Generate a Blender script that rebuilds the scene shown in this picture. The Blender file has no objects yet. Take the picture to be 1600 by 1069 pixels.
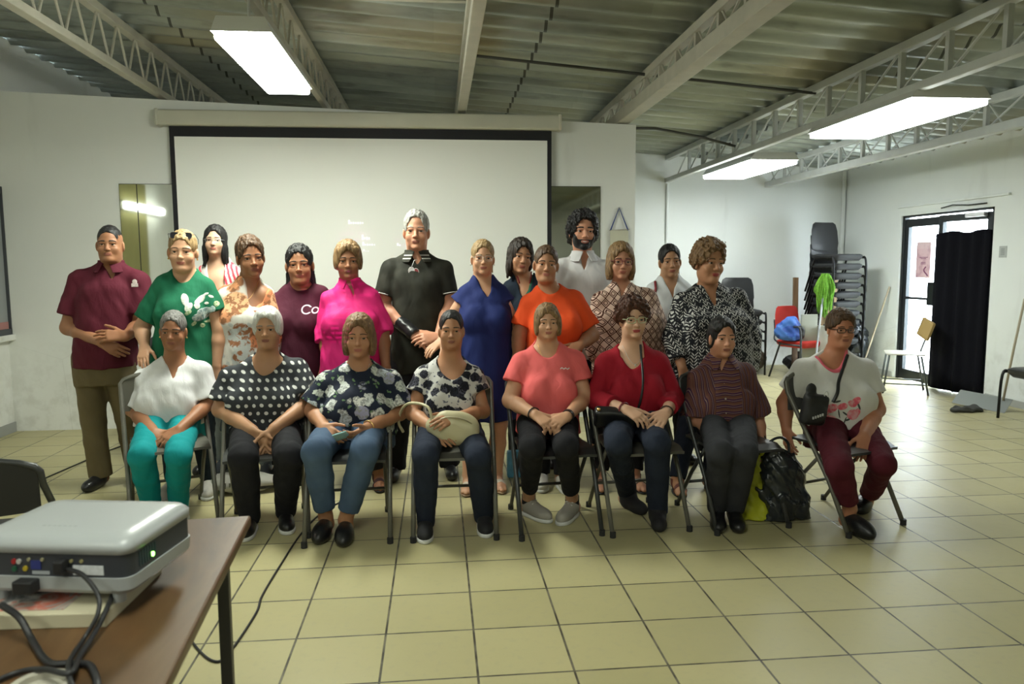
import bpy, bmesh, math, random
import numpy as np
from mathutils import Vector, Matrix, Euler
random.seed(7); RNG = np.random.default_rng(7)
PI = math.pi
Q = 1.0                                   # grid coarseness of the sculpted surfaces
scene = bpy.context.scene
COL = scene.collection

# ------------------------------------------------------------------ camera
CF, CH, CP, CYAW, CROLL = 1165.0, 1.42, math.radians(5.9), math.radians(5.65), math.radians(-0.28)
cam_d = bpy.data.cameras.new('camera'); cam = bpy.data.objects.new('camera', cam_d); COL.objects.link(cam)
cam.location = (0, 0, CH)
cam_d.sensor_width = 36; cam_d.lens = CF / 1600 * 36; cam_d.clip_start = 0.05; cam_d.clip_end = 200
cam.rotation_euler = (Matrix.Rotation(-CYAW, 3, 'Z') @ Matrix.Rotation(PI / 2 - CP, 3, 'X') @ Matrix.Rotation(CROLL, 3, 'Z')).to_euler()
cam_d.dof.use_dof = True; cam_d.dof.focus_distance = 4.4; cam_d.dof.aperture_fstop = 5.0
scene.camera = cam
def ray(px, py):
    x, y = px - 800, py - 534.5
    c, s = math.cos(-CROLL), math.sin(-CROLL); x, y = x * c - y * s, x * s + y * c
    d = math.cos(CP) * CF - math.sin(CP) * y; z = -(math.sin(CP) * CF + math.cos(CP) * y)
    return np.array([x * math.cos(CYAW) + d * math.sin(CYAW), -x * math.sin(CYAW) + d * math.cos(CYAW), z])
def aty(px, py, Y):                        # the point of the photo's (px, py) on the plane at depth Y
    r = ray(px, py); return r * (Y / r[1]) + np.array([0, 0, CH])
def atz(px, py, Z=0.0):
    r = ray(px, py); return r * ((Z - CH) / r[2]) + np.array([0, 0, CH])
def atx(px, py, X):
    r = ray(px, py); return r * (X / r[0]) + np.array([0, 0, CH])

# ------------------------------------------------------------------ objects
def tag(o, label=None, cat=None, group=None, kind=None):
    if label: o['label'] = label
    if cat: o['category'] = cat
    if group: o['group'] = group
    if kind: o['kind'] = kind
    return o
def empty(name, loc=(0, 0, 0), rz=0.0, label=None, cat=None, group=None):
    o = bpy.data.objects.new(name, None); COL.objects.link(o); o.empty_display_size = 0.1
    o.location = loc; o.rotation_euler = (0, 0, rz)
    return tag(o, label, cat, group)
def copy_tree(o, parent=None):
    c = o.copy(); COL.objects.link(c)
    if parent is not None: c.parent = parent
    for ch in list(o.children): copy_tree(ch, c)
    return c
def rotm(rx=0, ry=0, rz=0): return np.array(Euler((rx, ry, rz)).to_matrix())

class MB:
    """collects shapes and links them as one mesh object"""
    def __init__(self): self.bm = bmesh.new(); self.mi = 0
    def _xf(self, vs, M):
        for v in vs: v.co = M @ v.co
    def _mark(self, n0):
        if self.mi:
            self.bm.faces.ensure_lookup_table()
            for f in self.bm.faces[n0:]: f.material_index = self.mi
    def box(self, lo, hi, M=None, bev=0.0, seg=2):
        n0 = len(self.bm.faces)
        lo = Vector(lo); hi = Vector(hi); c = (lo + hi) / 2; s = hi - lo
        r = bmesh.ops.create_cube(self.bm, size=1.0); vs = r['verts']
        for v in vs: v.co = Vector((v.co.x * s.x, v.co.y * s.y, v.co.z * s.z)) + c
        if bev > 0:
            es = list({e for v in vs for e in v.link_edges})
            rr = bmesh.ops.bevel(self.bm, geom=es, offset=bev, segments=seg, profile=0.5, affect='EDGES')
            vs = list({v for f in self.bm.faces[n0:] for v in f.verts}) if False else [v for v in rr['verts']]
            vs = list(set(vs) | {v for f in rr['faces'] for v in f.verts})
        if M is not None: self._xf(vs, M)
        self._mark(n0); return self
    def cyl(self, a, b, r, r2=None, n=14, caps=True):
        n0 = len(self.bm.faces)
        a = Vector(a); b = Vector(b); d = b - a
        q = Vector((0, 0, 1)).rotation_difference(d.normalized()).to_matrix().to_4x4()
        M = Matrix.Translation((a + b) / 2) @ q
        bmesh.ops.create_cone(self.bm, cap_ends=caps, segments=n, radius1=r, radius2=r if r2 is None else r2, depth=d.length, matrix=M)
        self._mark(n0); return self
    def bar(self, a, b, w, h, up=(0, 0, 1)):
        a = Vector(a); b = Vector(b); d = (b - a).normalized(); up = Vector(up)
        s = d.cross(up)
        if s.length < 1e-4: s = d.cross(Vector((1, 0, 0)))
        s.normalize(); u = s.cross(d).normalized()
        n0 = len(self.bm.faces); vs = []
        for p in (a, b):
            for i, j in ((-1, -1), (1, -1), (1, 1), (-1, 1)):
                vs.append(self.bm.verts.new(p + s * (i * w / 2) + u * (j * h / 2)))
        for f in ((3, 2, 1, 0), (4, 5, 6, 7), (0, 1, 5, 4), (1, 2, 6, 5), (2, 3, 7, 6), (3, 0, 4, 7)):
            self.bm.faces.new([vs[i] for i in f])
        self._mark(n0); return self
    def tube(self, pts, r, n=8, closed=False, rs=None):
        pts = [Vector(p) for p in pts]; N = len(pts); n0 = len(self.bm.faces); rings = []
        up = None
        for i, p in enumerate(pts):
            if closed: t = pts[(i + 1) % N] - pts[i - 1]
            else: t = pts[min(i + 1, N - 1)] - pts[max(i - 1, 0)]
            t.normalize()
            if up is None:
                up = t.cross(Vector((0, 0, 1)))
                if up.length < 0.05: up = t.cross(Vector((1, 0, 0)))
            up = (up - t * up.dot(t))
            if up.length < 1e-6: up = t.orthogonal()
            up.normalize(); sd = t.cross(up)
            rr = rs[i] if rs else r
            rings.append([self.bm.verts.new(p + up * (rr * math.cos(2 * PI * k / n)) + sd * (rr * math.sin(2 * PI * k / n))) for k in range(n)])
        for i in range(N if closed else N - 1):
            A, B = rings[i], rings[(i + 1) % N]
            for k in range(n): self.bm.faces.new((A[k], A[(k + 1) % n], B[(k + 1) % n], B[k]))
        if not closed:
            self.bm.faces.new(list(reversed(rings[0]))); self.bm.faces.new(rings[-1])
        self._mark(n0); return self
    def sheet(self, P, thick=0.0):
        """grid of points -> surface (with thickness)"""
        n0 = len(self.bm.faces); R = len(P); K = len(P[0])
        V = [[self.bm.verts.new(Vector(p)) for p in row] for row in P]
        fs = [self.bm.faces.new((V[i][j], V[i][j + 1], V[i + 1][j + 1], V[i + 1][j])) for i in range(R - 1) for j in range(K - 1)]
        if thick:
            bmesh.ops.recalc_face_normals(self.bm, faces=fs)
            bmesh.ops.solidify(self.bm, geom=fs, thickness=thick)
        self._mark(n0); return self
    def poly(self, pts, depth):
        """closed outline (list of 3d points) extruded by the vector depth"""
        n0 = len(self.bm.faces); d = Vector(depth)
        a = [self.bm.verts.new(Vector(p)) for p in pts]; b = [self.bm.verts.new(Vector(p) + d) for p in pts]
        self.bm.faces.new(a); self.bm.faces.new(list(reversed(b)))
        for i in range(len(a)):
            j = (i + 1) % len(a); self.bm.faces.new((a[j], a[i], b[i], b[j]))
        self._mark(n0); return self
    def lathe(self, prof, c=(0, 0, 0), n=24, M=None):
        n0 = len(self.bm.faces); rings = []; vs = []
        for r, z in prof:
            ring = [self.bm.verts.new(Vector((c[0] + r * math.cos(2 * PI * k / n), c[1] + r * math.sin(2 * PI * k / n), c[2] + z))) for k in range(n)]
            rings.append(ring); vs += ring
        for A, B in zip(rings, rings[1:]):
            for k in range(n): self.bm.faces.new((A[k], A[(k + 1) % n], B[(k + 1) % n], B[k]))
        self.bm.faces.new(list(reversed(rings[0]))); self.bm.faces.new(rings[-1])
        if M is not None: self._xf(vs, M)
        self._mark(n0); return self
    def sphere(self, c, r, n=12, s=(1, 1, 1)):
        n0 = len(self.bm.faces)
        M = Matrix.Translation(Vector(c)) @ Matrix.Diagonal((s[0], s[1], s[2], 1))
        bmesh.ops.create_uvsphere(self.bm, u_segments=n * 2, v_segments=n, radius=r, matrix=M)
        self._mark(n0); return self
    def build(self, name, mats, parent=None, smooth=None, loc=None, rot=None):
        bmesh.ops.recalc_face_normals(self.bm, faces=self.bm.faces[:])
        me = bpy.data.meshes.new(name); self.bm.to_mesh(me); self.bm.free()
        for m in (mats if isinstance(mats, (list, tuple)) else [mats]): me.materials.append(m)
        if smooth is not None:
            me.polygons.foreach_set('use_smooth', [True] * len(me.polygons))
            if smooth < 180: me.set_sharp_from_angle(angle=math.radians(smooth))
        o = bpy.data.objects.new(name, me); COL.objects.link(o)
        if parent is not None: o.parent = parent
        if loc is not None: o.location = loc
        if rot is not None: o.rotation_euler = rot
        return o

# ------------------------------------------------------------------ materials
class NT:
    def __init__(self, name):
        m = bpy.data.materials.new(name); m.use_nodes = True; self.m = m; self.t = m.node_tree
        self.b = self.t.nodes['Principled BSDF']; self.o = self.t.nodes['Material Output']
    def n(self, typ, **kw):
        x = self.t.nodes.new(typ)
        for k, v in kw.items():
            if k in ('inp',):
                for kk, vv in v.items(): self.set(x.inputs[kk], vv)
            else: setattr(x, k, v)
        return x
    def set(self, sock, v):
        if isinstance(v, bpy.types.NodeSocket): self.t.links.new(v, sock)
        else:
            if hasattr(sock.default_value, '__len__') and not hasattr(v, '__len__'): v = (v,) * len(sock.default_value)
            if sock.type == 'RGBA' and len(v) == 3: v = (*v, 1)
            sock.default_value = v
    def math(self, op, a, b=None, c=None):
        x = self.t.nodes.new('ShaderNodeMath'); x.operation = op
        for i, v in enumerate((a, b, c)):
            if v is not None: self.set(x.inputs[i], v)
        return x.outputs[0]
    def coord(self, scale=None, kind='Object'):
        tc = self.n('ShaderNodeTexCoord').outputs[kind]
        if scale is None: return tc
        mp = self.n('ShaderNodeMapping'); self.set(mp.inputs['Vector'], tc); self.set(mp.inputs['Scale'], scale)
        return mp.outputs[0]
    def noise(self, vec=None, scale=5.0, detail=3.0, rough=0.5, dist=0.0, out='Fac'):
        x = self.n('ShaderNodeTexNoise')
        if vec is not None: self.set(x.inputs['Vector'], vec)
        self.set(x.inputs['Scale'], scale); self.set(x.inputs['Detail'], detail); self.set(x.inputs['Roughness'], rough); self.set(x.inputs['Distortion'], dist)
        return x.outputs[out]
    def voro(self, vec=None, scale=5.0, rnd=1.0, out='Distance', feature='F1', dims='3D'):
        x = self.n('ShaderNodeTexVoronoi', feature=feature, voronoi_dimensions=dims)
        if vec is not None: self.set(x.inputs['Vector'], vec)
        self.set(x.inputs['Scale'], scale); self.set(x.inputs['Randomness'], rnd)
        return x.outputs[out]
    def ramp(self, fac, stops, interp='LINEAR'):
        x = self.n('ShaderNodeValToRGB'); x.color_ramp.interpolation = interp
        e = x.color_ramp.elements
        while len(e) < len(stops): e.new(0.5)
        for k, (p, c) in zip(e, stops):
            k.position = p; k.color = (*c, 1) if len(c) == 3 else c
        self.set(x.inputs[0], fac); return x.outputs[0]
    def step(self, v, thr, soft=0.02):
        x = self.n('ShaderNodeMapRange'); x.interpolation_type = 'SMOOTHSTEP'
        self.set(x.inputs[0], v); self.set(x.inputs[1], thr - soft); self.set(x.inputs[2], thr + soft)
        return x.outputs[0]
    def mix(self, f, a, b, mode='MIX'):
        x = self.n('ShaderNodeMix', data_type='RGBA', blend_type=mode)
        self.set(x.inputs[0], f); self.set(x.inputs[6], a); self.set(x.inputs[7], b); return x.outputs[2]
    def xyz(self, vec):
        x = self.n('ShaderNodeSeparateXYZ'); self.set(x.inputs[0], vec); return x.outputs
    def comb(self, x=0.0, y=0.0, z=0.0):
        c = self.n('ShaderNodeCombineXYZ')
        for i, v in enumerate((x, y, z)): self.set(c.inputs[i], v)
        return c.outputs[0]
    def bump(self, h, strength=0.3, dist=0.01):
        x = self.n('ShaderNodeBump'); self.set(x.inputs['Height'], h); self.set(x.inputs['Strength'], strength); self.set(x.inputs['Distance'], dist)
        self.t.links.new(x.outputs[0], self.b.inputs['Normal'])
    def done(self, col=None, rough=0.6, metal=0.0, spec=0.5, **kw):
        if col is not None: self.set(self.b.inputs['Base Color'], col)
        self.set(self.b.inputs['Roughness'], rough); self.set(self.b.inputs['Metallic'], metal)
        self.set(self.b.inputs['Specular IOR Level'], spec)
        for k, v in kw.items(): self.set(self.b.inputs[k], v)
        return self.m
def lin(r, g, b):
    f = lambda c: c / 12.92 if c <= 0.04045 else ((c + 0.055) / 1.055) ** 2.4
    return (f(r / 255), f(g / 255), f(b / 255))
def plain(name, col, rough=0.6, metal=0.0, spec=0.5, var=0.0, bump=0.0, bscale=40.0, vscale=6.0, **kw):
    t = NT(name); c = t.coord()
    col = tuple(col)
    if var: col = t.mix(t.noise(c, vscale, 4.0), tuple(x * (1 - var) for x in col), tuple(min(1, x * (1 + var)) for x in col))
    if bump: t.bump(t.noise(c, bscale, 4.0), bump, 0.004)
    return t.done(col, rough, metal, spec, **kw)
def glow(name, col, strength):
    t = NT(name)
    return t.done(col, 0.4, 0, 0.3, **{'Emission Color': (*col, 1), 'Emission Strength': strength})
# ------------------------------------------------------------------ sculpting: smooth unions of solids turned into one surface
def _bb(c, r): c = np.asarray(c, float); return np.array([c - r, c + r])
class S:
    """ops are (mode, fn, bbox, k); fn(x, y, z) with broadcastable arrays gives a distance"""
    def __init__(self, ops=None): self.ops = list(ops or [])
    def copy(self): return S(self.ops)
    def put(self, fn, bb, k=0.02, mode='add'): self.ops.append((mode, fn, bb, k)); return self
    def rc(self, a, b, ra, rb=None, k=0.02, mode='add', flat=None):
        a = np.asarray(a, float); b = np.asarray(b, float); rb = ra if rb is None else rb
        d = b - a; L2 = max(float(d @ d), 1e-9)
        def fn(x, y, z):
            px, py, pz = x - a[0], y - a[1], z - a[2]
            t = np.clip((px * d[0] + py * d[1] + pz * d[2]) / L2, 0, 1)
            return np.sqrt((px - t * d[0]) ** 2 + (py - t * d[1]) ** 2 + (pz - t * d[2]) ** 2) - (ra + (rb - ra) * t)
        m = max(ra, rb)
        return self.put(fn, np.array([np.minimum(a, b) - m, np.maximum(a, b) + m]), k, mode)
    def el(self, c, r, R=None, k=0.02, mode='add'):
        c = np.asarray(c, float); r = np.asarray(r, float); R = np.eye(3) if R is None else R
        def fn(x, y, z):
            px, py, pz = x - c[0], y - c[1], z - c[2]
            q = [px * R[0, i] + py * R[1, i] + pz * R[2, i] for i in range(3)]
            k0 = np.sqrt((q[0] / r[0]) ** 2 + (q[1] / r[1]) ** 2 + (q[2] / r[2]) ** 2)
            k1 = np.sqrt((q[0] / r[0] ** 2) ** 2 + (q[1] / r[1] ** 2) ** 2 + (q[2] / r[2] ** 2) ** 2)
            return np.where(k1 < 1e-6, -r.min(), k0 * (k0 - 1) / np.maximum(k1, 1e-6))
        ext = np.abs(R) @ r
        return self.put(fn, np.array([c - ext, c + ext]), k, mode)
    def box(self, c, h, R=None, rd=0.005, k=0.01, mode='add'):
        c = np.asarray(c, float); h = np.asarray(h, float) - rd; R = np.eye(3) if R is None else R
        def fn(x, y, z):
            px, py, pz = x - c[0], y - c[1], z - c[2]
            q = [np.abs(px * R[0, i] + py * R[1, i] + pz * R[2, i]) - h[i] for i in range(3)]
            o = np.sqrt(np.maximum(q[0], 0) ** 2 + np.maximum(q[1], 0) ** 2 + np.maximum(q[2], 0) ** 2)
            return o + np.minimum(np.maximum(q[0], np.maximum(q[1], q[2])), 0) - rd
        ext = np.abs(R) @ (h + rd)
        return self.put(fn, np.array([c - ext, c + ext]), k, mode)
    def loft(self, L, grow=0.0, k=0.03, mode='add', e=2.25, yaw=0.0, sm=0.05, z0=None, z1=None):
        """L rows: z, cx, cy, half width, front depth, back depth"""
        L = np.array(sorted(L), float)
        lo, hi = (L[0, 0] if z0 is None else z0), (L[-1, 0] if z1 is None else z1)
        zz = np.arange(L[0, 0] - 0.2, L[-1, 0] + 0.2, 0.01)
        ker = np.hanning(2 * max(1, int(sm / 0.01)) + 3); ker /= ker.sum(); pad = len(ker) // 2
        cols = [np.convolve(np.pad(np.interp(zz, L[:, 0], L[:, i]), pad, mode='edge'), ker, 'valid') for i in range(1, 6)]
        ca, sa = math.cos(yaw), math.sin(yaw)
        def fn(x, y, z):
            zf = np.ravel(z)
            cx, cy, rx, rf, rb = [np.interp(zf, zz, c).reshape(np.shape(z)) for c in cols]
            rx = rx + grow; rf = rf + grow; rb = rb + grow
            px, py = x - cx, y - cy
            if yaw: px, py = px * ca + py * sa, -px * sa + py * ca
            ry = np.where(py < 0, rf, rb)
            d = ((np.abs(px) / rx) ** e + (np.abs(py) / ry) ** e) ** (1 / e)
            d = (d - 1) * np.minimum(rx, ry)
            return np.maximum(d, np.maximum(lo - z, z - hi))
        m = L[:, 3:6].max() + grow + 0.02
        bb = np.array([[L[:, 1].min() - m, L[:, 2].min() - m, lo], [L[:, 1].max() + m, L[:, 2].max() + m, hi]])
        return self.put(fn, bb, k, mode)
    def cut(self, p, n, k=0.004, bb=None):
        """removes what lies on the side n points to"""
        p = np.asarray(p, float); n = np.asarray(n, float); n = n / np.linalg.norm(n)
        return self.put(lambda x, y, z: -((x - p[0]) * n[0] + (y - p[1]) * n[1] + (z - p[2]) * n[2]), bb, k, 'sub')
    def capped(self, segs, end, d, k=0.02, ks=0.012):
        """a chain of tapered limbs (a, b, ra, rb) that stops flat at the plane through end"""
        t = S()
        for a, b, ra, rb in segs: t.rc(a, b, ra, rb, ks)
        end = np.asarray(end, float); d = np.asarray(d, float); d = d / np.linalg.norm(d)
        def fn(x, y, z):
            r = None
            for _, g, _, kk in t.ops:
                q = g(x, y, z)
                if r is None: r = q
                else: h = np.maximum(kk - np.abs(r - q), 0); r = np.minimum(r, q) - h * h / (4 * kk)
            return np.maximum(r, (x - end[0]) * d[0] + (y - end[1]) * d[1] + (z - end[2]) * d[2])
        return self.put(fn, t.bounds(0.0), k)
    def noise(self, amp, freq, bb=None, seed=0.0, warp=1.0):
        f = np.ones(3) * np.asarray(freq, float)
        def fn(x, y, z):
            a, b, c = x * f[0] + seed, y * f[1] + seed * 1.7, z * f[2] + seed * 0.6
            w = warp * np.sin(0.7 * b + 0.9 * c + 0.4 * a)
            return amp * (np.sin(a + w + 1.3 * np.sin(0.6 * c + b * 0.8)) + 0.6 * np.sin(1.9 * b + 1.1 * c + w) + 0.5 * np.sin(2.3 * c + 1.7 * a - 0.8 * b)) / 1.5
        self.ops.append(('disp', fn, bb, 0)); return self
    def shift(self, off): self.ops.append(('disp', lambda x, y, z: np.float32(off), None, 0)); return self
    def bounds(self, pad=0.02):
        b = [o[2] for o in self.ops if o[0] == 'add']
        lo = np.min([q[0] for q in b], 0); hi = np.max([q[1] for q in b], 0)
        return np.array([lo - pad, hi + pad])
    def field(self, ax):
        A = np.full([len(a) for a in ax], 0.25, np.float32)
        for mode, fn, bb, k in self.ops:
            if bb is None: sl = (slice(None),) * 3
            else:
                m = k + 0.016 * Q
                ij = [(np.searchsorted(a, bb[0][i] - m), np.searchsorted(a, bb[1][i] + m)) for i, a in enumerate(ax)]
                if any(j <= i for i, j in ij): continue
                sl = tuple(slice(i, j) for i, j in ij)
            x = ax[0][sl[0]].astype(np.float32)[:, None, None]; y = ax[1][sl[1]].astype(np.float32)[None, :, None]; z = ax[2][sl[2]].astype(np.float32)[None, None, :]
            d = np.asarray(fn(x, y, z), np.float32)
            B = A[sl]
            if mode == 'add':
                r = np.minimum(B, d)
                if k > 0: h = np.maximum(k - np.abs(B - d), 0); r = r - h * h / (4 * k)
            elif mode == 'sub':
                d = -d; r = np.maximum(B, d)
                if k > 0: h = np.maximum(k - np.abs(B - d), 0); r = r + h * h / (4 * k)
            elif mode == 'and':
                r = np.maximum(B, d)
            else: r = B + d
            A[sl] = r
        return A
def axis(lo, hi, h, fine=(), hf=None):
    """grid coordinates: step h, or hf inside the fine ranges"""
    h *= Q
    pts = [lo]
    while pts[-1] < hi:
        p = pts[-1]; st = h
        for a, b in fine:
            if a <= p <= b: st = hf * Q
            elif p < a < p + h: st = max(a - p, hf * Q)
        pts.append(p + st)
    return np.array(pts)
def nets(A, ax):
    """naive surface nets on a rectilinear grid -> vertices, quads"""
    I = A < 0
    n = I[:-1, :-1, :-1].astype(np.uint8)
    cnt = np.zeros(n.shape, np.uint8)
    offs = [(i, j, k) for i in (0, 1) for j in (0, 1) for k in (0, 1)]
    sh = I.shape
    for i, j, k in offs: cnt += I[i:sh[0] - 1 + i, j:sh[1] - 1 + j, k:sh[2] - 1 + k]
    C = np.argwhere((cnt > 0) & (cnt < 8))
    if len(C) == 0: return np.zeros((0, 3)), np.zeros((0, 4), int)
    idx = np.full(n.shape, -1, np.int32); idx[C[:, 0], C[:, 1], C[:, 2]] = np.arange(len(C))
    cv = np.stack([A[C[:, 0] + i, C[:, 1] + j, C[:, 2] + k] for i, j, k in offs], 1)
    cp = np.stack([np.stack([ax[0][C[:, 0] + i], ax[1][C[:, 1] + j], ax[2][C[:, 2] + k]], 1) for i, j, k in offs], 1)
    acc = np.zeros((len(C), 3)); num = np.zeros(len(C))
    for a in range(8):
        for s in (1, 2, 4):
            b = a | s
            if b == a: continue
            m = (cv[:, a] < 0) != (cv[:, b] < 0)
            t = (cv[m, a] / (cv[m, a] - cv[m, b]))[:, None]
            acc[m] += cp[m, a] + t * (cp[m, b] - cp[m, a]); num[m] += 1
    V = acc / num[:, None]
    F = []
    for d in range(3):
        a = [slice(None)] * 3; b = [slice(None)] * 3
        a[d] = slice(0, -1); b[d] = slice(1, None)
        E = np.argwhere(I[tuple(a)] != I[tuple(b)])
        u, v = (d + 1) % 3, (d + 2) % 3
        ok = (E[:, u] > 0) & (E[:, v] > 0) & (E[:, u] < n.shape[u]) & (E[:, v] < n.shape[v]) & (E[:, d] < n.shape[d]); E = E[ok]
        def cell(du, dv):
            q = E.copy(); q[:, u] += du; q[:, v] += dv; return idx[q[:, 0], q[:, 1], q[:, 2]]
        f = np.stack([cell(-1, -1), cell(0, -1), cell(0, 0), cell(-1, 0)], 1)
        fl = ~I[E[:, 0], E[:, 1], E[:, 2]]
        f[fl] = f[fl][:, ::-1]
        F.append(f)
    F = np.concatenate(F); F = F[(F >= 0).all(1)]
    return V, F
def relax(V, F, it=1, w=0.5):
    for _ in range(it):
        acc = np.zeros_like(V); num = np.zeros(len(V))
        for i in range(4):
            for j in (1, 3):
                np.add.at(acc, F[:, i], V[F[:, (i + j) % 4]]); np.add.at(num, F[:, i], 1)
        V = V * (1 - w) + w * acc / np.maximum(num, 1)[:, None]
    return V
def mesh_of(name, V, F, mats, parent=None):
    me = bpy.data.meshes.new(name)
    me.vertices.add(len(V)); me.vertices.foreach_set('co', np.asarray(V, np.float32).ravel())
    me.loops.add(len(F) * 4); me.loops.foreach_set('vertex_index', F.astype(np.int32).ravel())
    me.polygons.add(len(F)); me.polygons.foreach_set('loop_start', np.arange(0, len(F) * 4, 4, dtype=np.int32))
    me.update(calc_edges=True)
    me.polygons.foreach_set('use_smooth', np.ones(len(F), bool))
    for m in (mats if isinstance(mats, (list, tuple)) else [mats]): me.materials.append(m)
    o = bpy.data.objects.new(name, me); COL.objects.link(o)
    if parent is not None: o.parent = parent
    return o
def sculpt(name, s, mat, parent=None, h=0.006, ax=None, it=1, w=0.5, bb=None):
    if ax is None:
        b = s.bounds() if bb is None else np.asarray(bb)
        ax = [axis(b[0][i], b[1][i], h) for i in range(3)]
    V, F = nets(s.field(ax), ax)
    if len(V) == 0:
        print('EMPTY', name, parent and parent.get('label')); V = np.zeros((4, 3)); F = np.array([[0, 1, 2, 3]])
    if it: V = relax(V, F, it, w)
    return mesh_of(name, V, F, mat, parent)
# ------------------------------------------------------------------ materials worn by people
def skin_mat(name, col):
    t = NT(name); c = t.coord()
    n = t.noise(c, 22, 4.0, .6); n2 = t.noise(c, 5.0, 2.0)
    a = tuple(x * .88 for x in col); b = tuple(min(1, x * 1.12) for x in col); rd = (min(1, col[0] * 1.10), col[1] * .86, col[2] * .82)
    col1 = t.mix(t.math('MULTIPLY', n2, .55), t.mix(n, a, b), rd)
    t.bump(t.noise(c, 160, 3.0), .12, .002)
    return t.done(col1, .52, 0, .4, **{'Subsurface Weight': .06, 'Subsurface Radius': (.012, .005, .003), 'Subsurface Scale': .6})
SK = {k: skin_mat('skin_' + k, v) for k, v in dict(tan=(.41, .215, .118), brown=(.30, .142, .072), fair=(.53, .31, .19), rosy=(.52, .27, .17), olive=(.40, .225, .125), pale=(.58, .37, .25), dark=(.25, .115, .057), red=(.44, .20, .115)).items()}
def hair_mat(name, a, b, sc=(70, 70, 9), rough=.5):
    t = NT(name); c = t.coord(sc); n = t.noise(c, 2.2, 4.0, .6, .6)
    col = t.ramp(n, [(.32, a), (.68, b)]); t.bump(n, .55, .006)
    return t.done(col, rough, 0, .35)
HAIRM = {k: hair_mat('hair_' + k, a, b) for k, (a, b) in dict(
    black=((.004, .004, .005), (.016, .014, .014)), dark=((.010, .007, .006), (.040, .026, .020)), brown=((.030, .016, .009), (.12, .065, .032)),
    lightbrown=((.07, .037, .017), (.26, .15, .068)), blond=((.16, .095, .04), (.45, .31, .15)), grey=((.16, .155, .14), (.48, .47, .44)), white=((.36, .36, .34), (.72, .71, .68)),
    saltdark=((.03, .028, .026), (.24, .235, .22)), auburn=((.030, .011, .007), (.11, .042, .024)), highlight=((.05, .026, .012), (.36, .22, .10)), greybrow=((.10, .09, .08), (.2, .18, .16))).items()}
LIPM = plain('lips_rose', (.36, .115, .085), .42); LIPR = plain('lips_red', (.33, .045, .05), .38); LIPD = plain('lips_brown', (.25, .085, .06), .45)
def eye_mat():
    t = NT('eye'); c = t.coord(); s = t.xyz(c)
    r = t.math('SQRT', t.math('ADD', t.math('MULTIPLY', s[0], s[0]), t.math('MULTIPLY', s[2], s[2])))
    r = t.math('ADD', r, t.math('MULTIPLY', t.math('GREATER_THAN', s[1], 0.0), 1.0))
    col = t.ramp(t.math('MULTIPLY', r, 100.0), [(.0, (.004, .004, .004)), (.30, (.006, .005, .004)), (.34, (.040, .018, .010)), (.68, (.026, .012, .007)), (.74, (.40, .35, .30)), (1.0, (.40, .32, .28))])
    return t.done(col, .15, 0, .5)
EYEM = eye_mat()
def eye_mesh():
    bm = bmesh.new(); bmesh.ops.create_uvsphere(bm, u_segments=20, v_segments=14, radius=.0125)
    me = bpy.data.meshes.new('eye'); bm.to_mesh(me); bm.free(); me.materials.append(EYEM)
    me.polygons.foreach_set('use_smooth', [True] * len(me.polygons)); return me
EYE = eye_mesh()
def cloth(name, col, rough=.85, var=.10, weave=.25, sheen=.0, spec=.25):
    t = NT(name); c = t.coord()
    n = t.noise(c, 9.0, 4.0, .55); k = t.mix(n, tuple(x * (1 - var) for x in col), tuple(min(1, x * (1 + var)) for x in col))
    w = t.math('ADD', t.math('MULTIPLY', t.noise(t.coord((1, 1, .45)), 26.0, 3.0, .5, .8), .45), t.noise(t.coord((1, 1, .38)), 8.0, 2.0, .5, 1.2)); t.bump(w, weave * 1.3, .022)
    return t.done(k, rough, 0, spec, **({'Sheen Weight': sheen} if sheen else {}))
def printed(name, base, fn, rough=.8, weave=.22):
    """fn(t, x, y, z, c) -> colour socket"""
    t = NT(name); c = t.coord(); s = t.xyz(c)
    col = fn(t, s[0], s[1], s[2], c)
    t.bump(t.math('ADD', t.math('MULTIPLY', t.noise(t.coord((1, 1, .45)), 24.0, 3.0, .5, .8), .45), t.noise(t.coord((1, 1, .38)), 8.0, 2.0, .5, 1.2)), weave * 1.3, .022)
    return t.done(col, rough, 0, .25)
def polka(base, dot, pitch=.036, rad=.28):
    def fn(t, x, y, z, c):
        u = t.math('DIVIDE', t.math('ADD', x, t.math('MULTIPLY', y, .7)), pitch); v = t.math('DIVIDE', z, pitch)
        row = t.math('FLOOR', v); u = t.math('ADD', u, t.math('MULTIPLY', row, .5))
        a = t.math('SUBTRACT', t.math('FRACT', u), .5); b = t.math('SUBTRACT', t.math('FRACT', v), .5)
        r = t.math('SQRT', t.math('ADD', t.math('MULTIPLY', a, a), t.math('MULTIPLY', b, b)))
        return t.mix(t.step(r, rad, .04), dot, base)
    return fn
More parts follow.
